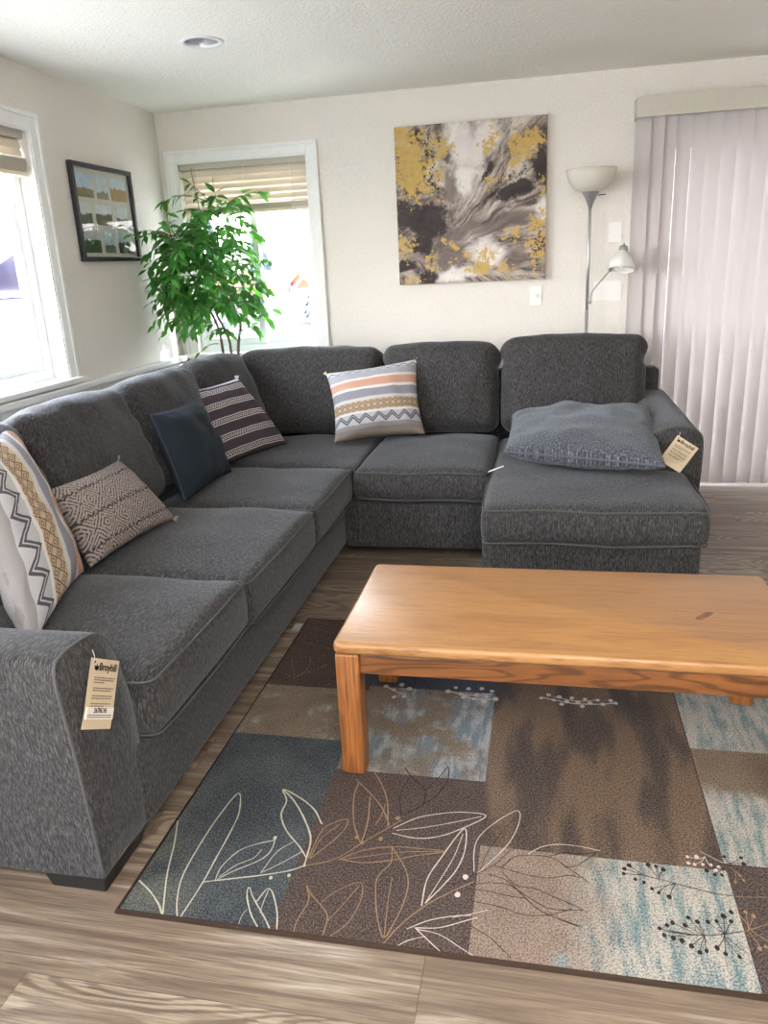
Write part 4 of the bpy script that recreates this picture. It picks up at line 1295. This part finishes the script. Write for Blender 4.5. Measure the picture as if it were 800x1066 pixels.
for xa in (TX0 + .004, TX1 - .072):
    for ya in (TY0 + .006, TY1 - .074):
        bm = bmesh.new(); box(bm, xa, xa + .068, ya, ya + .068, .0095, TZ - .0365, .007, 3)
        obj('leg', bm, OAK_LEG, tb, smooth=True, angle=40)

# ------------------------------------------------------------------ canvas on the far wall
def canvas():
    x0, x1, z0, z1 = 1.572, 2.484, 1.306, 2.222
    t = thing('canvas_painting', 'square abstract canvas in black, grey, white and gold on the far wall', 'painting', ((x0 + x1) / 2, YB - .02, z0))
    bm = bmesh.new(); box(bm, x0, x1, YB - .038, YB - .002, z0, z1, .003); obj('stretcher', bm, ART_EDGE, t, smooth=False)
    bm = bmesh.new(); uvl = bm.loops.layers.uv.new('UVMap')
    vs = [bm.verts.new(p) for p in ((x0 + .001, YB - .0388, z0 + .001), (x1 - .001, YB - .0388, z0 + .001), (x1 - .001, YB - .0388, z1 - .001), (x0 + .001, YB - .0388, z1 - .001))]
    f = bm.faces.new(vs)
    for l, uv in zip(f.loops, ((0, 0), (1, 0), (1, 1), (0, 1))): l[uvl].uv = uv
    bm.normal_update()
    obj('painted_face', bm, ART, t, smooth=False)
canvas()

# ------------------------------------------------------------------ photo collage on the left wall
def collage():
    y0, y1, z0, z1 = 3.989, 4.622, 1.526, 2.035
    t = thing('photo_collage', 'black framed collage of landscape photos on the side wall', 'picture frame', (.012, (y0 + y1) / 2, z0))
    bm = bmesh.new(); fw = .024
    for a, b, c, d in ((y0, y0 + fw, z0, z1), (y1 - fw, y1, z0, z1), (y0 + fw, y1 - fw, z0, z0 + fw), (y0 + fw, y1 - fw, z1 - fw, z1)):
        box(bm, .002, .030, a, b, c, d, .003)
    obj('frame', bm, plain('black_frame_lacquer', srgb(34, 32, 40), .35), t, smooth=False)
    bm = bmesh.new(); box(bm, .003, .010, y0 + fw - .003, y1 - fw + .003, z0 + fw - .003, z1 - fw + .003); mat = obj('mat_board', bm, plain('pale_grey_mat', srgb(190, 192, 184), .8), t, smooth=False)
    rows = [(.335, .455, [(.05, .215), (.25, .365), (.40, .575)]), (.195, .305, [(.05, .165), (.205, .375), (.43, .555)]), (.045, .16, [(.05, .215), (.255, .37), (.41, .575)])]
    sk = [srgb(70, 150, 190), srgb(120, 160, 180), srgb(110, 170, 200), srgb(150, 170, 170), srgb(160, 180, 190), srgb(150, 170, 180), srgb(90, 96, 110), srgb(60, 140, 160), srgb(130, 160, 180)]
    ld = [srgb(130, 120, 70), srgb(120, 130, 110), srgb(170, 140, 80), srgb(70, 80, 50), srgb(120, 110, 90), srgb(90, 100, 80), srgb(60, 90, 50), srgb(110, 120, 100), srgb(70, 80, 60)]
    i = 0
    for za, zb, cols in rows:
        for ya, yb in cols:
            k = (y1 - y0) / .633
            bm = bmesh.new(); box(bm, .0095, .0112, y0 + ya * k, y0 + yb * k, z0 + za, z0 + zb)
            obj('photograph', bm, mat_photo(i, sk[i], ld[i], (.4, .3, .55, .5, .55, .4, .6, .35, .5)[i]), t, smooth=False); i += 1
    bm = bmesh.new(); box(bm, .0165, .0185, y0 + fw - .002, y1 - fw + .002, z0 + fw - .002, z1 - fw + .002); obj('picture_glass', bm, PICTURE_GLASS, t, smooth=False)
collage()

# ------------------------------------------------------------------ switch plates
def plate(name, label, cat, x, z, w, h, toggles):
    t = thing(name, label, cat, (x, YB - .004, z - h / 2))
    bm = bmesh.new(); box(bm, x - w / 2, x + w / 2, YB - .007, YB - .0005, z - h / 2, z + h / 2, .0025); obj('plate', bm, WHITE_PLATE, t, smooth=False)
    for dx in toggles:
        bm = bmesh.new(); vs = box(bm, x + dx - .005, x + dx + .005, YB - .02, YB - .006, z - .006, z + .010, .002)
        obj('toggle', bm, WHITE_PLATE, t, smooth=False)
        for dz in (-.03, .03):
            bm = bmesh.new(); lathe(bm, [(.003, 0), (.003, .001)], 10, mat=Matrix.Translation((x + dx, YB - .0068, z + dz)) @ Matrix.Rotation(PI / 2, 4, 'X'), capt=True); obj('screw', bm, WHITE_TRIM, t)
plate('light_switch', 'white single light switch on the wall below the abstract canvas', 'light switch', 2.429, 1.205, .074, .118, (0,))
plate('light_switch', 'white triple light switch behind the floor lamp arm', 'light switch', 2.862, 1.218, .165, .118, (-.046, 0, .046))
plate('wall_plate', 'blank white wall plate above the triple light switch', 'wall plate', 2.893, 1.558, .075, .118, ())

# ------------------------------------------------------------------ floor lamp
LX, LY = 2.733, 4.90
k_ = 4.90 / 4.80
def lz(z): return 1.425 + (z - 1.425) * k_
lamp = thing('floor_lamp', 'silver torchiere floor lamp with white bowl and small reading arm behind the sofa', 'floor lamp', (LX, LY, 0))
bm = bmesh.new(); lathe(bm, [(.001, .03), (.02, .03), (.06, .024), (.12, .012), (.125, .004), (.122, 0)], 36, (LX, LY, 0), capb=True); obj('base', bm, STEEL, lamp)
bm = bmesh.new(); tube(bm, [(LX, LY, .025), (LX, LY, 1.12)], .0105, 14); tube(bm, [(LX, LY, 1.12), (LX, LY, 1.74)], .0095, 14); obj('pole', bm, STEEL, lamp)
bm = bmesh.new(); lathe(bm, [(.010, lz(1.685)), (.014, lz(1.70)), (.022, lz(1.72)), (.036, lz(1.75)), (.047, lz(1.763)), (.047, lz(1.769))], 28, (LX, LY, 0), capb=True, capt=True); obj('socket_cup', bm, DARK_STEEL, lamp)
bm = bmesh.new(); tube(bm, [(LX + .04, LY - .01, lz(1.750)), (LX + .085, LY - .02, lz(1.752))], .0028, 8); obj('switch_knob', bm, BLACK_PLASTIC, lamp)
bm = bmesh.new()
out = [(.040, 1.768), (.070, 1.776), (.098, 1.793), (.120, 1.820), (.135, 1.855), (.143, 1.888)]
lathe(bm, [(r, lz(z)) for r, z in out] + [(.140, lz(1.889)), (.131, lz(1.856)), (.116, lz(1.824)), (.094, lz(1.798)), (.066, lz(1.781)), (.02, lz(1.775)), (.001, lz(1.775))], 40, (LX, LY, 0)); obj('bowl_shade', bm, OPAL, lamp)
arm_ = obj('reading_arm', (lambda b: (tube(b, [(LX, LY, 1.165), (LX + .022, LY - .012, 1.163)], .006, 8), tube(b, catmull([(LX + .022, LY - .012, 1.155), (LX + .024, LY - .014, 1.215), (LX + .055, LY - .02, 1.262), (LX + .12, LY - .01, 1.335), (LX + .18, LY + .03, 1.40), (LX + .205, LY + .02, 1.455), (LX + .2, LY - .005, 1.478)], 6), .0042, 8), b)[-1])(bmesh.new()), DARK_STEEL, lamp)
HT = Matrix.Translation((LX + .197, LY - .008, 1.478)) @ Matrix.Rotation(R(-16), 4, 'X') @ Matrix.Rotation(R(6), 4, 'Y')
bm = bmesh.new(); lathe(bm, [(.001, .012), (.004, .010), (.006, .0), (.021, -.006), (.025, -.014), (.025, -.042), (.001, -.043)], 24, mat=HT); obj('socket', bm, DARK_STEEL, lamp)
bm = bmesh.new(); lathe(bm, [(.026, -.036), (.040, -.050), (.060, -.075), (.073, -.105), (.077, -.130), (.073, -.145), (.0715, -.144), (.075, -.130), (.071, -.105), (.058, -.077), (.038, -.052), (.026, -.038)], 32, mat=HT); obj('glass_shade', bm, FROST, lamp)
bm = bmesh.new(); lathe(bm, [(.012, -.043), (.014, -.06), (.026, -.085), (.029, -.105), (.022, -.125), (.001, -.133)], 20, mat=HT); obj('bulb', bm, plain('white_bulb', srgb(246, 246, 246), .2), lamp)

# ------------------------------------------------------------------ ficus in the corner
fx, fy = .40, 4.93
ficus = thing('potted_ficus', 'tall leafy green ficus tree in the corner behind the sofa', 'plant', (fx, fy, 0))
bm = bmesh.new(); lathe(bm, [(.001, .0), (.105, 0), (.118, .10), (.128, .25), (.132, .27), (.125, .272), (.118, .25), (.001, .25)], 32, (fx, fy, 0)); obj('pot', bm, POT, ficus)
bm = bmesh.new(); lathe(bm, [(.001, .256), (.06, .258), (.119, .252)], 24, (fx, fy, 0)); obj('soil', bm, SOIL, ficus)
rnd = random.Random(11)
trunks = [
    [(fx - .03, fy, .25), (fx - .02, fy - .01, .6), (.385, 4.88, .95), (.375, 4.86, 1.10), (.31, 4.80, 1.32), (.24, 4.74, 1.52), (.20, 4.70, 1.66)],
    [(fx + .04, fy, .25), (fx + .06, fy - .01, .6), (.500, 4.87, .95), (.535, 4.86, 1.10), (.50, 4.84, 1.26), (.47, 4.80, 1.48), (.48, 4.78, 1.72), (.50, 4.78, 1.80)],
    [(fx, fy - .04, .25), (fx + .02, fy - .05, .6), (.45, 4.86, .98), (.40, 4.80, 1.2), (.40, 4.76, 1.45), (.37, 4.74, 1.62)],
]
TR_ = [catmull(t, 6) for t in trunks]
for T in TR_:
    bm = bmesh.new(); n = len(T)
    tube(bm, T, [.0125 - .0085 * k / n for k in range(n)], 8)
    obj('trunk', bm, BARK, ficus)
bm_l = bmesh.new(); uvl = bm_l.loops.layers.uv.new('UVMap')
def leaf(p, d, L, tint):
    d = d.normalized()
    up = Vector((rnd.uniform(-.6, .6), rnd.uniform(-.9, .1), 1)).normalized()
    s = d.cross(up)
    if s.length < .1: s = Vector((1, 0, 0))
    s.normalize(); nn = s.cross(d)
    prof = [(0, .02), (.18, .30), (.42, .5), (.66, .40), (.86, .16), (1, .0)]
    curl = rnd.uniform(.05, .3)
    W = L * rnd.uniform(.36, .44)
    mid = [bm_l.verts.new(p + d * (L * a) - nn * (curl * L * a * a)) for a, w in prof]
    lf = [bm_l.verts.new(p + d * (L * a) - nn * (curl * L * a * a) + s * (W * w) + nn * (W * w * .25)) for a, w in prof[:-1]]
    rt = [bm_l.verts.new(p + d * (L * a) - nn * (curl * L * a * a) - s * (W * w) + nn * (W * w * .25)) for a, w in prof[:-1]]
    fs = []
    for i in range(4):
        fs.append(bm_l.faces.new((mid[i], mid[i + 1], lf[i + 1], lf[i]))); fs.append(bm_l.faces.new((mid[i], rt[i], rt[i + 1], mid[i + 1])))
    fs.append(bm_l.faces.new((mid[4], mid[5], lf[4]))); fs.append(bm_l.faces.new((mid[4], rt[4], mid[5])))
    for f in fs:
        for l in f.loops: l[uvl].uv = tint
bm_b = bmesh.new()
def inside(p):
    if p.x < .06 or p.y > YB - .05: return False
    # keep off the back cushions and frame
    if p.z < .93 and p.y < 4.84: return False
    if p.z < 1.02 and p.y < 4.72: return False
    return True
def sprig(start, d0, ln, droop, step=.034):
    p = Vector(start); d = Vector(d0).normalized(); pts = [p.copy()]
    n = int(ln / step); side = 1
    for k in range(n):
        d = (d + Vector((rnd.uniform(-.12, .12), rnd.uniform(-.12, .12), -droop))).normalized()
        p = p + d * step
        if not inside(p): break
        pts.append(p.copy())
        if k > 0:
            s = d.cross(Vector((0, 0, 1)))
            if s.length < .1: s = Vector((1, 0, 0))
            for sd in ((side,) if rnd.random() < .45 else (side, -side)):
                ld = d * .55 + s.normalized() * sd * rnd.uniform(.4, 1.0) + Vector((rnd.uniform(-.3, .3), rnd.uniform(-.4, .2), rnd.uniform(-.75, .05)))
                L = rnd.uniform(.062, .102)
                if inside(p + ld.normalized() * L): leaf(p, ld, L, (rnd.random(), rnd.random()))
            side = -side
    if len(pts) > 2:
        leaf(p, d, .07, (rnd.random(), rnd.random()))
        tube(bm_b, pts, [.0028 - .0018 * k / len(pts) for k in range(len(pts))], 5)
for ti, T in enumerate(TR_):
    zlo = (1.28, 1.18, 1.2)[ti]
    cand = [p for p in T if p.z > zlo]
    for k in range(44):
        f = k / 43
        q = cand[min(len(cand) - 1, int(f * len(cand)))]
        a = k * 2.4 + ti
        el = rnd.uniform(-.1, .7)
        d = Vector((math.cos(a), math.sin(a) * .8 - .12, el + f * .5))
        sprig(q, d, rnd.uniform(.20, .36) * (.95 + .1 * f), rnd.uniform(.07, .20))
    sprig(T[-1], (rnd.uniform(-.2, .3), -.1, 1), .15, .06)
# hanging side branches low down on the left and right
for k in range(26):
    sprig((.20 + .02 * rnd.random(), 4.74 + rnd.uniform(-.1, .1), 1.52 - .0145 * k), (rnd.uniform(-.5, .25), rnd.uniform(-.6, .1), .1), rnd.uniform(.16, .30), .20)
for k in range(11):
    sprig((.53, 4.83, 1.44 - .027 * k), (rnd.uniform(.4, 1), rnd.uniform(-.5, .1), .35), rnd.uniform(.12, .24), .16)
sprig((.49, 4.80, 1.47), (1, -.25, .10), .34, .012)
for k in range(10):
    sprig((.36 + .02 * k * rnd.random(), 4.84, 1.26 - .03 * k), (rnd.uniform(-1, .3), rnd.uniform(-.5, .05), .15), rnd.uniform(.14, .24), .22)
obj('branch', bm_b, BARK, ficus)
bm_l.normal_update()
fol = obj('foliage', bm_l, LEAF, ficus)

# ------------------------------------------------------------------ outside the windows
SNOW = plain('pale_gravel', srgb(208, 204, 198), .9)
bm = bmesh.new(); box(bm, -60, 40, YB + .4, 70, -.85, -.75); box(bm, -60, -.4, -30, YB + .39, -.85, -.75); box(bm, -.4, 40, -30, YF - .4, -.85, -.75); box(bm, XR + .4, 40, YF - .4, YB + .39, -.85, -.75)
tag(obj('yard_ground', bm, SNOW, smooth=False), kind='structure')
NEEDLE = plain('blue_green_needles', srgb(62, 74, 88), .9)
DECKWOOD = plain('weathered_deck_wood', srgb(92, 84, 92), .8)
def conifer(x, y, h, w, label, seed):
    t = thing('conifer_tree', label, 'tree', (x, y, -.75), 'conifers beyond the far window')
    rr = random.Random(seed)
    bm = bmesh.new(); tube(bm, [(x, y, -.75), (x, y, h * .95 - .75)], [w * .07, .02], 8); obj('trunk', bm, BARK, t)
    bm = bmesh.new()
    L = 12
    for k in range(L):
        f = k / (L - 1); z = -.75 + h * (.10 + .80 * f); r = w * .5 * (1 - f) ** .9 + .10
        nb = 18; apex = bm.verts.new((x, y, min(z + h * .16, h - .75)))
        low = bm.verts.new((x, y, z + .02)); rim = []
        for j in range(nb):
            a = j * 2 * PI / nb + k * .7
            l = r * (rr.uniform(.86, 1.12) if j % 2 == 0 else rr.uniform(.55, .75))
            rim.append(bm.verts.new((x + math.cos(a) * l, y + math.sin(a) * l, z - (l * .35 if j % 2 == 0 else l * .1))))
        for j in range(nb):
            bm.faces.new((rim[j], rim[(j + 1) % nb], apex)); bm.faces.new((rim[(j + 1) % nb], rim[j], low))
    obj('needles', bm, NEEDLE, t, smooth=False)
conifer(-6.3, 24, 4.1, 1.9, 'tall dark conifer seen beside the far window mullion', 1)
conifer(-6.0, 30, 3.4, 2.0, 'middle conifer standing behind the brown snag tree outside', 2)
conifer(-4.6, 32, 3.0, 2.0, 'shorter conifer at the right edge of the far window view', 3)
conifer(-9.2, 27, 4.4, 2.2, 'conifer showing through the ficus leaves in the far window', 4)
# bare snag with a fork
t = thing('bare_tree', 'bare brown forked tree trunk outside the far window', 'tree', (-1.83, 13, -.75))
bm = bmesh.new(); tube(bm, catmull([(-1.83, 13, -.75), (-1.84, 13, .4), (-1.86, 13, 1.0), (-1.80, 13, 1.6), (-1.78, 13, 1.95)], 4), .085, 10); obj('trunk', bm, DECKWOOD, t)
for P in ([(-1.84, 13, 1.0), (-1.5, 13, 1.35), (-1.25, 13.1, 1.7)], [(-1.84, 13, 1.2), (-2.1, 13.1, 1.6), (-2.2, 13.1, 1.9)], [(-1.4, 13, 1.45), (-1.15, 13, 1.4)]):
    bm = bmesh.new(); tube(bm, catmull(P, 4), .035, 8); obj('branch', bm, DECKWOOD, t)
def house(name, label, cat, x0, x1, y0, y1, h, roofh, wall, roof, wins):
    t = thing(name, label, cat, ((x0 + x1) / 2, (y0 + y1) / 2, -.75))
    bm = bmesh.new(); box(bm, x0, x1, y0, y1, -.75, -.75 + h); obj('wall', bm, wall, t, smooth=False)
    bm = bmesh.new(); o_ = .25; zc = -.75 + h; ym = (y0 + y1) / 2
    P = [(x0 - o_, y0 - o_, zc), (x1 + o_, y0 - o_, zc), (x1 + o_, y1 + o_, zc), (x0 - o_, y1 + o_, zc), (x0 - o_, ym, zc + roofh), (x1 + o_, ym, zc + roofh)]
    v = [bm.verts.new(p) for p in P] + [bm.verts.new((p[0], p[1], p[2] + .10)) for p in P]
    for q in ((0, 1, 5, 4), (2, 3, 4, 5)):
        bm.faces.new([v[k] for k in q]); bm.faces.new([v[k + 6] for k in q][::-1])
    for a, b in ((0, 1), (1, 5), (5, 2), (2, 3), (3, 4), (4, 0)): bm.faces.new((v[a], v[b], v[b + 6], v[a + 6]))
    obj('roof', bm, roof, t, smooth=False)
    for wx, wz in wins:
        bm = bmesh.new(); box(bm, wx, wx + .5, y0 - .03, y0 + .01, wz, wz + .5, .01); f = obj('window', bm, WHITE_TRIM, t, smooth=False)
        bm = bmesh.new(); box(bm, wx + .05, wx + .45, y0 - .04, y0 - .025, wz + .05, wz + .45); obj('pane', bm, plain('dark_pane', srgb(90, 100, 116), .2), f, smooth=False)
house('garden_shed', 'small shed with rust orange roof outside the far window', 'shed', -4.9, -3.15, 16.2, 18, 1.75, .35, plain('pale_siding', srgb(140, 126, 128), .8), plain('rust_roof', srgb(150, 90, 62), .8), [(-4.5, .1), (-3.8, .1)])
house('play_house', 'small yellow outbuilding beyond the bare tree outside', 'shed', -2.60, -1.6, 18.6, 19.7, 1.9, .35, plain('yellow_siding', srgb(176, 138, 66), .8), plain('grey_roof', srgb(110, 112, 124), .8), [(-2.6, .4)])
house('neighbour_house', 'grey house with violet siding beyond the side window', 'house', -9.0, -5.2, 8.9, 13.0, 1.95, .9, plain('violet_siding', srgb(150, 146, 184), .8), plain('slate_roof', srgb(160, 156, 176), .8), [(-8.4, .2), (-7.0, .2)])
t = thing('deck_railing', 'brown deck railing outside the lower far window', 'railing', (-.4, 8.5, -.75))
for x in (-1.3, -.72, -.14, .44):
    bm = bmesh.new(); box(bm, x - .045, x + .045, 8.46, 8.55, -.75, .86 + .13 * x * .5, .005); obj('post', bm, DECKWOOD, t, smooth=False)
for dz in (0, -.32):
    bm = bmesh.new(); tube(bm, [(-1.5, 8.5, .78 + dz), (.6, 8.5, .92 + dz)], .045, 4); obj('rail', bm, DECKWOOD, t, smooth=False)

# ------------------------------------------------------------------ daylight and added ceiling fill
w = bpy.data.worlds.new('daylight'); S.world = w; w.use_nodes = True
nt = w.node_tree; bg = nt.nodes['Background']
tc = nt.nodes.new('ShaderNodeTexCoord'); sp = nt.nodes.new('ShaderNodeSeparateXYZ'); nt.links.new(tc.outputs['Generated'], sp.inputs[0])
rp = nt.nodes.new('ShaderNodeValToRGB'); nt.links.new(sp.outputs[2], rp.inputs[0])
rp.color_ramp.elements[0].position = 0.0; rp.color_ramp.elements[0].color = (1.0, .985, .96, 1)
rp.color_ramp.elements[1].position = .7; rp.color_ramp.elements[1].color = (.74, .85, 1.0, 1)
nt.links.new(rp.outputs[0], bg.inputs[0])
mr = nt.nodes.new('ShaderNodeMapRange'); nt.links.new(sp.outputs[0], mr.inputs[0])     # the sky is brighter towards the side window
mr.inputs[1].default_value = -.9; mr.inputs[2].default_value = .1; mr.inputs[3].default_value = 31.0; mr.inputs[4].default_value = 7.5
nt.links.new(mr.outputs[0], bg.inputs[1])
def portal(name, loc, rot, sx, sy):
    l = bpy.data.lights.new(name, 'AREA'); l.shape = 'RECTANGLE'; l.size = sx; l.size_y = sy
    l.cycles.is_portal = True
    o = bpy.data.objects.new(name, l); COL.objects.link(o); o.location = loc; o.rotation_euler = rot
portal('window_portal', (-.17, (W1[0] + W1[1]) / 2, (W1[2] + W1[3]) / 2), (0, -PI / 2, 0), W1[3] - W1[2], W1[1] - W1[0])
portal('window_portal', ((W2[0] + W2[1]) / 2, YB + .17, (W2[2] + W2[3]) / 2), (-PI / 2, 0, 0), W2[1] - W2[0], W2[3] - W2[2])
portal('door_portal', ((DR[0] + DR[1]) / 2, YB + .17, DR[3] / 2), (-PI / 2, 0, 0), DR[1] - DR[0], DR[3])
fill_ = bpy.data.lights.new('added_ceiling_fill', 'AREA'); fill_.shape = 'DISK'; fill_.size = .9; fill_.energy = 250; fill_.color = (1, .985, .965)
lo_ = bpy.data.objects.new('added_ceiling_fill', fill_); COL.objects.link(lo_); lo_.location = (3.1, -.95, 1.80); lo_.rotation_euler = (PI, 0, 0)  # added fill light behind the camera, brightens the ceiling; no lamp stands there
portal('window_portal', (.9, YF - .17, 1.525), (PI / 2, 0, 0), 1.2, 1.25)
portal('window_portal', (-.17, -.7, 1.52), (0, -PI / 2, 0), 1.24, 1.8)
sun = bpy.data.lights.new('sun', 'SUN'); sun.energy = 5.0; sun.angle = R(1.0); sun.color = (1, .95, .88)
so = bpy.data.objects.new('sun', sun); COL.objects.link(so)
so.rotation_euler = Vector((-.80, -.42, -.62)).to_track_quat('-Z', 'Y').to_euler()

# ------------------------------------------------------------------ camera
cam = bpy.data.cameras.new('camera'); co = bpy.data.objects.new('camera', cam); COL.objects.link(co)
r_ = Vector((0.97946254, 0.19633929, -0.04586964)); d_ = Vector((0.01719736, -0.30802029, -0.95122434)); f_ = Vector((-0.2008915, 0.93089977, -0.30507086))
co.matrix_world = Matrix(((r_.x, -d_.x, -f_.x, 2.485), (r_.y, -d_.y, -f_.y, 0.0), (r_.z, -d_.z, -f_.z, 1.425), (0, 0, 0, 1)))
cam.sensor_fit = 'VERTICAL'; cam.sensor_height = 24.0; cam.lens = 24.0 * 797.504 / 1066.0
cam.clip_start = .05; cam.clip_end = 300
S.camera = co
S.view_settings.view_transform = 'Standard'; S.view_settings.look = 'None'; S.view_settings.gamma = 1.0
S.view_settings.use_curve_mapping = False
S.view_settings.exposure = 0.4
S.cycles.use_denoising = True
S.cycles.max_bounces = 10; S.cycles.diffuse_bounces = 6; S.cycles.glossy_bounces = 4; S.cycles.transmission_bounces = 6; S.cycles.transparent_max_bounces = 12
S.cycles.sample_clamp_indirect = 12.0
